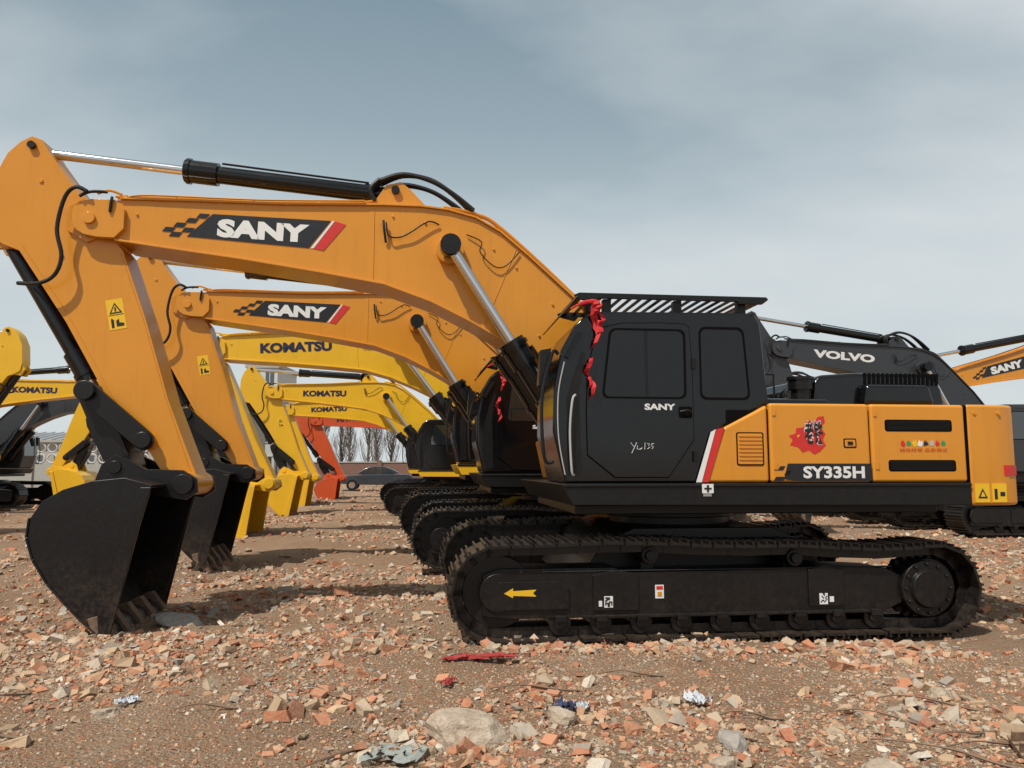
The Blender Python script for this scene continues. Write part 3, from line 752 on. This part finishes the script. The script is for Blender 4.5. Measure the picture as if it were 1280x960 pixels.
# machine standing on a low-bed lorry at the far right
excavator((21.7,25.4,1.25),PSI,detail=1,brot=.28,scale=1.22)
excavator((-19.3,18.2,.0),PSI+math.pi,detail=1,twoside=True,**K)
excavator((-20.3,25.2,.05),PSI+math.pi,detail=1,twoside=True,**K)
excavator((-20.6,29.6,.1),PSI+math.pi,detail=1,**G)
M['blue']=paint('blue_lorry_paint',(.02,.10,.42),.35,.05,coat=.4)
root=bpy.data.objects.new('lowbed_lorry',None); scene.collection.objects.link(root); root.location=(21.9,25.4,.05); root.rotation_euler=(0,0,PSI)
mb=MB().mat('blue'); mb.box(-4.2,6.5,-1.7,1.7,.95,1.2); mb.box(-4.25,6.5,-1.72,-1.66,.85,1.1)
mb.prism([(6.8,.7),(6.8,3.1),(7.0,3.3),(8.6,3.3),(8.95,2.2),(9.0,.7)],-1.2,1.2)
mb.mat('glass'); mb.prism([(7.5,2.1),(7.5,2.9),(8.5,2.9),(8.75,2.1)],-1.21,1.21)
mb.obj('deck_and_cab',root,bevel=.03)
mb=MB()
for x in (-3.4,-2.3,-1.2,4.6,7.9):
    for y in (-1.55,1.1):
        mb.mat('hose'); mb.cyl((x,y,.46),(x,y+.45,.46),.46,n=24); mb.mat('film'); mb.cyl((x,y-.01,.46),(x,y+.46,.46),.22,n=16)
mb.obj('wheels',root)

# ------------------------------------------------------------ ground sheet
def axis(lo,hi,d0,far,growth=1.12):
    a=list(np.arange(lo,hi+1e-6,d0)); d=d0
    x=a[-1]
    while x<far: d*=growth; x+=d; a.append(x)
    d=d0;x=a[0]
    while x>-far: d*=growth; x-=d; a.insert(0,x)
    return np.array(a)
xs=axis(-7,7,.06,700); ys_=axis(3,12,.05,700)
X,Y=np.meshgrid(xs,ys_)
Z=gh(X,Y)
Z=np.where(np.hypot(X,Y)>80,.18,Z)
nx,ny=len(xs),len(ys_)
co=np.stack([X,Y,Z],-1).reshape(-1,3)
idx=np.arange(nx*ny).reshape(ny,nx)
F=np.stack([idx[:-1,:-1],idx[:-1,1:],idx[1:,1:],idx[1:,:-1]],-1).reshape(-1,4)
def fastmesh(name,co,F,mats,smooth=False,cols=None):
    k=F.shape[1]
    me=bpy.data.meshes.new(name); me.vertices.add(len(co)); me.vertices.foreach_set('co',co.astype(np.float32).ravel())
    me.loops.add(F.size); me.loops.foreach_set('vertex_index',F.astype(np.int32).ravel())
    me.polygons.add(len(F)); me.polygons.foreach_set('loop_start',(np.arange(len(F))*k).astype(np.int32))
    me.polygons.foreach_set('use_smooth',np.full(len(F),smooth))
    me.update(calc_edges=True)
    for m in mats: me.materials.append(m)
    if cols is not None:
        at=me.color_attributes.new('Col','FLOAT_COLOR','POINT'); at.data.foreach_set('color',cols.astype(np.float32).ravel())
    ob=bpy.data.objects.new(name,me); scene.collection.objects.link(ob); return ob
gm,nt,b=nmat('rubble_soil')
geo=N(nt,'ShaderNodeNewGeometry'); pos=geo.outputs['Position']
n1=noise(nt,pos,.45,5,.6); n2=noise(nt,pos,5,6,.65); n3=noise(nt,pos,60,4,.7)
soil=ramp(nt,n1,[(.35,(.27,.17,.10)),(.55,(.37,.245,.15)),(.7,(.46,.34,.23))])
soil=mixrgb(nt,maprange(nt,n2,.46,.72,0,.7),soil,(.33,.15,.08))
vor=N(nt,'ShaderNodeTexVoronoi'); vor.inputs['Scale'].default_value=38; nt.links.new(pos,vor.inputs['Vector'])
chips=ramp(nt,vor.outputs['Color'],[(.0,(.36,.13,.065)),(.3,(.42,.23,.13)),(.5,(.38,.28,.19)),(.7,(.28,.24,.19)),(1,(.52,.43,.33))])
vor2=N(nt,'ShaderNodeTexVoronoi'); vor2.inputs['Scale'].default_value=11; nt.links.new(pos,vor2.inputs['Vector'])
chips2=ramp(nt,vor2.outputs['Color'],[(.0,(.36,.14,.07)),(.35,(.40,.24,.14)),(.6,(.32,.26,.19)),(1,(.48,.39,.30))])
soil=mixrgb(nt,maprange(nt,n3,.42,.62,0,.75),soil,chips)
soil=mixrgb(nt,maprange(nt,noise(nt,pos,2.3,4),.48,.70,0,.45),soil,chips2)
nt.links.new(soil,b.inputs['Base Color']); b.inputs['Roughness'].default_value=.95; b.inputs['Specular IOR Level'].default_value=.15
bp=N(nt,'ShaderNodeBump'); bp.inputs['Strength'].default_value=1.0; bp.inputs['Distance'].default_value=.04
hh=math_(nt,'ADD',math_(nt,'MULTIPLY',vor.outputs['Distance'],-.7),math_(nt,'ADD',n3,math_(nt,'MULTIPLY',n2,1.2)))
nt.links.new(hh,bp.inputs['Height']); nt.links.new(bp.outputs[0],b.inputs['Normal'])
fastmesh('ground',co,F,[gm],True)

# ------------------------------------------------------------ rubble
sm,nt,b=nmat('rubble_fragments')
at=N(nt,'ShaderNodeAttribute',attribute_name='Col')
geo=N(nt,'ShaderNodeNewGeometry')
nz=noise(nt,geo.outputs['Position'],40,4,.7)
c=mixrgb(nt,maprange(nt,nz,.33,.68,0.03,.6),at.outputs['Color'],(.40,.285,.185))
nt.links.new(c,b.inputs['Base Color']); b.inputs['Roughness'].default_value=.92; b.inputs['Specular IOR Level'].default_value=.2
bp=N(nt,'ShaderNodeBump'); bp.inputs['Strength'].default_value=.7; bp.inputs['Distance'].default_value=.01
nt.links.new(nz,bp.inputs['Height']); nt.links.new(bp.outputs[0],b.inputs['Normal'])
def shapes():
    S=[]
    bm=bmesh.new(); bmesh.ops.create_icosphere(bm,subdivisions=1,radius=1)
    base=np.array([v.co[:] for v in bm.verts]); fc=np.array([[v.index for v in f.verts] for f in bm.faces]); bm.free()
    for i in range(8):
        v=base*(1+rng.uniform(-.38,.25,(len(base),1)))*np.array([1,rng.uniform(.6,.95),rng.uniform(.35,.7)])
        S.append((v*.5,fc))
    cb=np.array([[x,y,z] for x in(-1,1) for y in(-1,1) for z in(-1,1)],float)
    cf=np.array([[0,1,3],[0,3,2],[4,6,7],[4,7,5],[0,4,5],[0,5,1],[2,3,7],[2,7,6],[0,2,6],[0,6,4],[1,5,7],[1,7,3]])
    for i in range(8):
        v=cb*np.array([1,rng.uniform(.45,.9),rng.uniform(.3,.6)])+rng.uniform(-.3,.3,(8,3))
        S.append((v*.5,cf))
    return S
SH=shapes()
PAL=np.array([(.40,.125,.06),(.43,.17,.09),(.48,.25,.145),(.47,.33,.21),(.41,.32,.23),(.33,.29,.24),(.26,.24,.215),(.52,.45,.36),(.27,.09,.055),(.60,.55,.47),(.36,.26,.17)])
PW=np.array([.13,.15,.15,.15,.12,.07,.06,.07,.04,.03,.09]);PW/=PW.sum()
def scatter(name,regions):
    AX,AY,AS=[],[],[]
    for (x0,x1,y0,y1,n,smin,smax,pw,thr) in regions:
        x=rng.uniform(x0,x1,n);y=rng.uniform(y0,y1,n)
        if thr>0:
            dens=vnoise(x,y,2.2)+.8*vnoise(x+11,y+5,.8)+.5*vnoise(x+51,y+25,.3)+.5
            k=dens>thr*rng.random(n)
            x,y=x[k],y[k]
        s=smin*(smax/smin)**(rng.random(len(x))**pw)
        AX.append(x);AY.append(y);AS.append(s)
    x=np.concatenate(AX);y=np.concatenate(AY);s=np.concatenate(AS)
    z=gh(x,y)+s*rng.uniform(-.10,.22,len(s))
    n=len(x); which=rng.integers(0,len(SH),n)
    a=rng.uniform(0,6.283,n);t=rng.normal(0,.4,n);u=rng.normal(0,.4,n)
    ca,sa,ct,st,cu,su=np.cos(a),np.sin(a),np.cos(t),np.sin(t),np.cos(u),np.sin(u)
    Z0=np.zeros(n);O=np.ones(n)
    Rz=np.stack([ca,-sa,Z0,sa,ca,Z0,Z0,Z0,O],-1).reshape(n,3,3)
    Rx=np.stack([O,Z0,Z0,Z0,ct,-st,Z0,st,ct],-1).reshape(n,3,3)
    Ry=np.stack([cu,Z0,su,Z0,O,Z0,-su,Z0,cu],-1).reshape(n,3,3)
    R=Rz@Rx@Ry
    ci=rng.choice(len(PAL),n,p=PW); col=PAL[ci]*rng.uniform(.72,1.2,(n,1))
    VV,FF,CC=[],[],[];off=0
    for i,(v,f) in enumerate(SH):
        k=np.where(which==i)[0]
        if len(k)==0: continue
        P=np.einsum('nij,vj->nvi',R[k],v)*s[k][:,None,None]+np.stack([x[k],y[k],z[k]],-1)[:,None,:]
        VV.append(P.reshape(-1,3)); FF.append((f[None]+(np.arange(len(k))*len(v))[:,None,None]+off).reshape(-1,3)); off+=len(k)*len(v)
        CC.append(np.repeat(np.concatenate([np.clip(col[k],0,.8),np.ones((len(k),1))],1),len(v),0))
    return fastmesh(name,np.concatenate(VV),np.concatenate(FF),[sm],False,np.concatenate(CC))
scatter('rubble',[
 (-4.5,4.5,2.8,6.8,42000,.006,.020,1.2,0),
 (-5.5,5.5,2.6,7.5,32000,.014,.05,1.4,.9),
 (-5.5,5.5,2.6,7.5,7600,.035,.11,1.5,1.3),
 (-5.5,5.5,2.6,7.5,480,.08,.17,1.4,1.2),
 (-1.3,4.6,6.7,7.25,1800,.03,.11,1.4,.8),
 (-9,9,6.5,13,26000,.015,.075,1.5,.9),
 (-9,9,6.5,13,4400,.06,.16,1.6,1.3),
 (-18,22,12,26,26000,.035,.13,1.4,1.0),
 (-35,35,24,60,12000,.07,.20,1.5,1.1),
])

# ------------------------------------------------------------ loose things on the ground
def rock(name,loc,size,key,seed):
    bm=bmesh.new(); bmesh.ops.create_icosphere(bm,subdivisions=3,radius=.5)
    for v in bm.verts:
        d=mn.noise(v.co*1.9+Vector((seed,0,0)))*.45+mn.noise(v.co*5+Vector((0,seed,0)))*.12
        v.co*=1+d
        v.co.z=max(min(v.co.z,.34+.1*mn.noise(v.co*2)),-.4)
        v.co.x*=size[0];v.co.y*=size[1];v.co.z*=size[2]
    me=bpy.data.meshes.new(name); bm.to_mesh(me); bm.free(); me.materials.append(key)
    ob=bpy.data.objects.new(name,me); scene.collection.objects.link(ob); ob.location=loc; ob.rotation_euler=(.1,.12,seed); return ob
def stone_mat(name,c0,c1):
    m,nt,b=nmat(name); geo=N(nt,'ShaderNodeNewGeometry')
    n=noise(nt,geo.outputs['Position'],14,6,.7)
    nt.links.new(mixrgb(nt,maprange(nt,n,.3,.7,0,1),c0,c1),b.inputs['Base Color']); b.inputs['Roughness'].default_value=.9
    bp=N(nt,'ShaderNodeBump'); bp.inputs['Distance'].default_value=.03; nt.links.new(n,bp.inputs['Height']); nt.links.new(bp.outputs[0],b.inputs['Normal'])
    return m
RM=stone_mat('pale_stone',(.30,.22,.15),(.52,.43,.33)); CM=stone_mat('old_concrete',(.26,.23,.20),(.42,.38,.33))
rock('rock',(-.25,4.62,.05),(.54,.32,.27),RM,.2)
rock('rock',(1.85,4.0,.03),(.26,.2,.2),RM,5)
rock('rock',(1.25,4.55,.02),(.22,.16,.16),CM,8)
rock('rock',(-.75,4.05,.0),(.42,.28,.12),CM,3)
rock('rock',(-2.55,5.0,.02),(.2,.15,.14),RM,9)
rock('rock',(.3,4.95,.03),(.18,.14,.14),RM,12)
rock('rock',(2.9,5.4,.03),(.2,.14,.16),RM,14)
rock('rock',(1.1,4.2,.02),(.16,.14,.14),RM,21)
rock('concrete_slab',(-3.35,7.9,.05),(.5,.3,.12),CM,.1)
rock('concrete_slab',(-4.3,8.6,.05),(.4,.3,.16),CM,3.2)
def crumple(name,loc,w,d,h,key,seed):
    K=14;V=[];F=[]
    for i in range(K):
        for j in range(K):
            x=(i/(K-1)-.5);y=(j/(K-1)-.5)
            q=Vector((x*5,y*5,seed))
            V.append((x*w+mn.noise(q)*.15*w,y*d+mn.noise(q+Vector((9,0,0)))*.2*d,abs(mn.noise(q*1.6))*h*1.6+.01))
    for i in range(K-1):
        for j in range(K-1):
            if mn.noise(Vector((i*.4,j*.4,seed*3)))>-.25: F.append([i*K+j,i*K+j+1,(i+1)*K+j+1,(i+1)*K+j])
    mb=MB().mat(key); mb.add(V,F); ob=mb.obj(name,recalc=False); ob.location=(loc[0],loc[1],ghs(loc[0],loc[1])+.015); ob.rotation_euler=(0,0,seed); return ob
M['paper']=cloth('paper_white',(.62,.64,.68)); M['bluebag']=cloth('blue_plastic',(.05,.06,.13)); M['redcloth']=cloth('red_netting',(.40,.04,.035)); M['palebag']=cloth('pale_film',(.30,.32,.29))
crumple('paper_scrap',(1.22,5.3),.18,.14,.05,'paper',2.1)
crumple('plastic_bag',(.33,5.15),.22,.14,.06,'bluebag',4.3)
crumple('plastic_bag',(.45,5.2),.10,.10,.04,'paper',1.3)
crumple('red_netting',(-.25,6.45),.58,.13,.04,'redcloth',.2)
crumple('red_netting',(-.45,5.7),.16,.08,.03,'redcloth',1.2)
crumple('plastic_film',(-.62,4.25),.30,.22,.03,'palebag',3.0)
crumple('paper_scrap',(-2.5,5.2),.14,.09,.03,'paper',.8)
M['wood']=cloth('dry_stick',(.22,.14,.09))
mb=MB().mat('wood')
for (x,y,l,a) in ((2.25,4.9,.5,-.5),(2.7,5.2,.6,-.35),(1.5,5.0,.4,-.1),(2.6,4.6,.5,.4),(-1.0,4.2,.5,.9),(-1.9,5.0,.4,.2),(.9,6.0,.5,.05),(-3.3,5.2,.4,1.2),(.2,5.6,.7,.15),(-1.3,5.4,.3,-.1),(-3.0,4.6,.35,.1),(2.3,4.3,.7,-.6),(2.6,4.4,.5,.2)):
    P=[]
    for i in range(6):
        t=i/5-.5; xx=x+math.cos(a)*l*t; yy=y+math.sin(a)*l*t
        P.append((xx+random.uniform(-.01,.01),yy+random.uniform(-.01,.01),ghs(xx,yy)+.03+.02*math.sin(i)))
    mb.tube(P,[.005,.008,.004],5)
mb.obj('dry_twigs')
mb=MB().mat('rust')
for i in range(6):
    mb.prism([(-.30,-.05+i*.0),(.30,-.05),(.30,-.02),(-.30,-.02)],i*.13,i*.13+.11)
    mb.prism([(-.30,-.02),(.30,-.02),(.29,.03),(-.29,.03)],i*.13+.03,i*.13+.05)
ob=mb.obj('spare_track_section'); ob.location=(2.80,3.62,.06); ob.rotation_euler=(.12,-.1,-.3)

# ------------------------------------------------------------ background setting
wallm=stone_mat('render_wall',(.30,.29,.26),(.42,.41,.38)); M['wall']=wallm
M['roofgrey']=paint('grey_roof_sheet',(.24,.28,.32),.5,.1,coat=0); M['pale']=stone_mat('pale_wall',(.46,.47,.46),(.56,.57,.55))
def brickm():
    m,nt,b=nmat('red_brick'); g=N(nt,'ShaderNodeNewGeometry'); mp=N(nt,'ShaderNodeMapping'); mp.inputs['Rotation'].default_value=(math.pi/2,0,0)
    nt.links.new(g.outputs['Position'],mp.inputs['Vector'])
    br=N(nt,'ShaderNodeTexBrick'); br.inputs['Scale'].default_value=2.5; br.inputs['Color1'].default_value=(.20,.085,.06,1); br.inputs['Color2'].default_value=(.15,.07,.05,1); br.inputs['Mortar'].default_value=(.2,.17,.15,1)
    nt.links.new(mp.outputs[0],br.inputs['Vector']); nt.links.new(br.outputs['Color'],b.inputs['Base Color']); b.inputs['Roughness'].default_value=.9
    return m
M['brick']=brickm(); M['win']=glass('window_glass',(.05,.06,.07))
def building(name,x0,x1,y0,y1,h,roofh,wall,roof,rows,cols_):
    root=bpy.data.objects.new(name,None); scene.collection.objects.link(root)
    mb=MB().mat(wall); mb.box(x0,x1,y0,y1,0,h); mb.obj('walls',root)
    mb=MB().mat(roof); ym=(y0+y1)/2
    if roofh>0:
        mb.add([(x0-.4,y0-.5,h),(x1+.4,y0-.5,h),(x1+.4,ym,h+roofh),(x0-.4,ym,h+roofh),(x0-.4,y1+.5,h),(x1+.4,y1+.5,h)],[[0,1,2,3],[3,2,5,4],[0,3,4],[1,5,2],[0,4,5,1]])
        for i in range(int((x1-x0)/1.0)):
            x=x0+i; mb.add([(x,y0-.5,h+.01),(x+.06,y0-.5,h+.01),(x+.06,ym,h+roofh+.05),(x,ym,h+roofh+.05),(x+.03,y0-.5,h+.09),(x+.03,ym,h+roofh+.12)],[[0,1,4],[3,5,2],[0,4,5,3],[1,2,5,4],[0,3,2,1]])
    else: mb.box(x0-.2,x1+.2,y0-.2,y1+.2,h,h+.5)
    mb.obj('roof',root,smooth=False)
    mb=MB()
    for r in range(rows):
        for c in range(cols_):
            wx=x0+(c+.5)*(x1-x0)/cols_; wz=.9+r*(h/rows)+.3
            w=min(1.8,(x1-x0)/cols_*.55);hh=min(1.6,h/rows*.5)
            mb.mat('pale'); mb.box(wx-w/2-.1,wx+w/2+.1,y0-.08,y0+.1,wz-.12,wz); mb.box(wx-w/2-.1,wx+w/2+.1,y0-.06,y0+.1,wz+hh,wz+hh+.1)
            mb.mat('win'); mb.box(wx-w/2,wx+w/2,y0-.03,y0+.1,wz,wz+hh)
            mb.mat('pale'); mb.box(wx-.04,wx+.04,y0-.05,y0-.031,wz,wz+hh)
    mb.obj('windows',root,smooth=False)
    return root
building('warehouse',-56,-40,80,92,4.2,1.2,'wall','roofgrey',1,6)
building('workshop_building',-33.5,-27.5,74,86,7.0,1.2,'wall','roofgrey',2,3)
building('office_block',-31.2,-27.6,90,98,13.2,0,'pale','wall',4,2)
building('warehouse',24,60,90,105,5.5,1.6,'wall','roofgrey',1,10)
root=bpy.data.objects.new('perimeter_wall',None); scene.collection.objects.link(root)
mb=MB().mat('wall')
for i in range(13):
    x=-48+i*2.4
    mb.box(x,x+.35,45.9,46.3,0,3.3)
    if i<12:
        mb.box(x+.35,x+2.4,46.0,46.2,0,1.75); mb.box(x+.35,x+2.4,46.0,46.2,3.05,3.2)
mb.obj('panels',root)
mb=MB().mat('pale')
for i in range(12):
    for j in range(3):
        for k in range(2):
            cx=-48+i*2.4+.35+.34+j*.68;cz=2.09+k*.64;r=.27
            P=[(cx+r*math.cos(a*math.pi/6),46.1,cz+r*math.sin(a*math.pi/6)) for a in range(13)]
            mb.tube(P,.05,5,False)
mb.obj('ring_blocks',root)
mb=MB().mat('brick'); mb.box(-19.5,70,66,66.3,0,1.95); mb.mat('wall'); mb.box(-19.6,70.1,65.95,66.35,1.95,2.05)
for i in range(22): 
    mb.mat('brick'); mb.box(-19.5+i*4,-19.1+i*4,65.85,65.998,0,2.15)
mb.obj('brick_wall')
M['bark']=stone_mat('bark',(.10,.08,.065),(.19,.16,.13))
def poplar(x,y,h,seed):
    R=random.Random(seed); mb=MB().mat('bark')
    mb.tube([(0,0,0),(R.uniform(-.1,.1),0,h*.4),(R.uniform(-.2,.2),0,h*.75),(0,0,h)],[.16,.12,.07,.02],6)
    for i in range(46):
        t=R.uniform(.15,.95); a=R.uniform(0,6.28); l=(1-t)*h*.35+.7
        z=t*h; ox=math.cos(a);oy=math.sin(a)
        p0=Vector((0,0,z));p1=Vector((ox*l*.25,oy*l*.25,z+l*.45));p2=Vector((ox*l*.38,oy*l*.38,z+l))
        mb.tube([p0,p1,p2],[.045*(1-t)+.02,.02,.01],4,False)
        for k in range(4):
            q=p0.lerp(p2,R.uniform(.3,1)); b2=R.uniform(0,6.28); m=R.uniform(.4,1.1)
            mb.tube([q,q+Vector((math.cos(b2)*m*.3,math.sin(b2)*m*.3,m))],[.014,.008],3,False)
    ob=mb.obj('poplar_tree',smooth=False); ob.location=(x,y,.15)
for i,(x,y,h) in enumerate([(-17.5,72,6.6),(-16.3,74,5.6),(-15.2,72,6),(-14.0,75,6.5),(-12.8,73,5.4),(-11.5,74,6.0),(-10,76,6.2),(-22,72,6.8),(-20.4,74,6.0),(-8.5,75,5.5),(22,80,7),(26,79,6),(-36,68,6.5)]): poplar(x,y,h,i+3)
M['bin']=paint('green_plastic',(.02,.16,.05),.5,.1,coat=0)
mb=MB().mat('bin')
mb.add([(-.24,-.28,.12),(.24,-.28,.12),(.24,.28,.12),(-.24,.28,.12),(-.3,-.36,.98),(.3,-.36,.98),(.3,.36,.98),(-.3,.36,.98)],[[0,1,2,3],[4,5,6,7],[0,1,5,4],[1,2,6,5],[2,3,7,6],[3,0,4,7]])
mb.box(-.33,.33,-.4,.42,.985,1.05); mb.cyl((-.3,.38,1.0),(.3,.38,1.0),.03)
mb.mat('hose'); mb.cyl((-.3,.25,.1),(-.24,.25,.1),.1); mb.cyl((.24,.25,.1),(.3,.25,.1),.1)
ob=mb.obj('wheeled_bin',bevel=.02); ob.location=(-9.75,34,.1)
M['carpaint']=paint('car_paint',(.03,.045,.06),.2,.03,coat=.8)
root=bpy.data.objects.new('parked_car',None); scene.collection.objects.link(root); root.location=(-8.4,48,.17); root.rotation_euler=(0,0,.12)
mb=MB().mat('carpaint')
mb.prism(smoothpoly([(-2.25,.35),(-2.3,.62),(-2.15,.82),(-1.3,.95),(1.6,.98),(2.2,.92),(2.3,.6),(2.25,.32)],1),-.88,.88)
mb.prism(smoothpoly([(-1.35,.9),(-.55,1.40),(.0,1.47),(.7,1.42),(1.65,.95)],1),-.72,.72)
mb.obj('body',root,bevel=.05)
mb=MB().mat('win')
mb.prism([(-1.05,.97),(-.5,1.33),(-.05,1.38),(-.05,.97)],-.735,.735); mb.prism([(.02,.97),(.02,1.38),(.6,1.34),(1.2,1.0)],-.735,.735)
mb.obj('windows',root)
mb=MB()
for x in (-1.4,1.4):
    for y in (-.9,.72):
        mb.mat('hose'); mb.cyl((x,y,.32),(x,y+.2,.32),.33,n=24); mb.mat('chrome'); mb.cyl((x,y-.01,.32),(x,y+.21,.32),.2,n=12)
mb.obj('wheels',root)

# ------------------------------------------------------------ light, sky, camera
sd=Vector((-.34,-.42,.84)).normalized()
sun=bpy.data.lights.new('sun','SUN'); sun.energy=4.6; sun.angle=math.radians(.7); sun.color=(1,.955,.88)
so=bpy.data.objects.new('sun',sun); scene.collection.objects.link(so); so.rotation_euler=sd.to_track_quat('Z','Y').to_euler()
w=bpy.data.worlds.new('World'); scene.world=w; w.use_nodes=True; nt=w.node_tree; nt.nodes.clear()
out=N(nt,'ShaderNodeOutputWorld'); bg=N(nt,'ShaderNodeBackground'); bg.inputs['Strength'].default_value=.1
sky=N(nt,'ShaderNodeTexSky',sky_type='NISHITA'); sky.sun_disc=False; sky.sun_elevation=math.asin(sd.z); sky.sun_rotation=math.atan2(sd.x,sd.y); sky.dust_density=2.5
tc=N(nt,'ShaderNodeTexCoord'); sp=N(nt,'ShaderNodeSeparateXYZ'); nt.links.new(tc.outputs['Generated'],sp.inputs[0])
zc=math_(nt,'MAXIMUM',sp.outputs['Z'],0.0)
den=math_(nt,'ADD',zc,.30)
cmb=N(nt,'ShaderNodeCombineXYZ'); nt.links.new(math_(nt,'DIVIDE',sp.outputs['X'],den),cmb.inputs[0]); nt.links.new(math_(nt,'DIVIDE',sp.outputs['Y'],den),cmb.inputs[1])
mp=N(nt,'ShaderNodeMapping'); mp.inputs['Rotation'].default_value=(0,0,.45); mp.inputs['Scale'].default_value=(.7,1.25,1); mp.inputs['Location'].default_value=(2.35,.9,0); nt.links.new(cmb.outputs[0],mp.inputs['Vector'])
cn=noise(nt,mp.outputs[0],1.5,7,.5)
cn2=noise(nt,mp.outputs[0],.8,3,.5)
base=ramp(nt,sp.outputs['Z'],[(.0,(.68,.73,.74)),(.12,(.62,.69,.71)),(.28,(.49,.58,.62)),(.42,(.32,.41,.465)),(.56,(.22,.31,.37)),(1,(.3,.34,.37))])
cl=maprange(nt,math_(nt,'ADD',math_(nt,'MULTIPLY',cn,.6),math_(nt,'MULTIPLY',cn2,.4)),.40,.60,0,1)
cc=mixrgb(nt,math_(nt,'MULTIPLY',cl,.78),base,(.72,.76,.775))
cc10=mixrgb(nt,1.0,cc,(10.,10.,10.),'MULTIPLY')
fin=mixrgb(nt,.93,sky.outputs[0],cc10)
nt.links.new(fin,bg.inputs['Color']); nt.links.new(bg.outputs[0],out.inputs['Surface'])
cam=bpy.data.cameras.new('camera'); cam.sensor_width=36; cam.lens=962/1280*36; cam.clip_end=3000; cam.clip_start=.05
co_=bpy.data.objects.new('camera',cam); scene.collection.objects.link(co_); co_.location=(0,0,1.57); co_.rotation_euler=(math.radians(90+6.17),0,0)
scene.camera=co_
scene.view_settings.view_transform='Standard'; scene.view_settings.look='None'; scene.view_settings.exposure=0
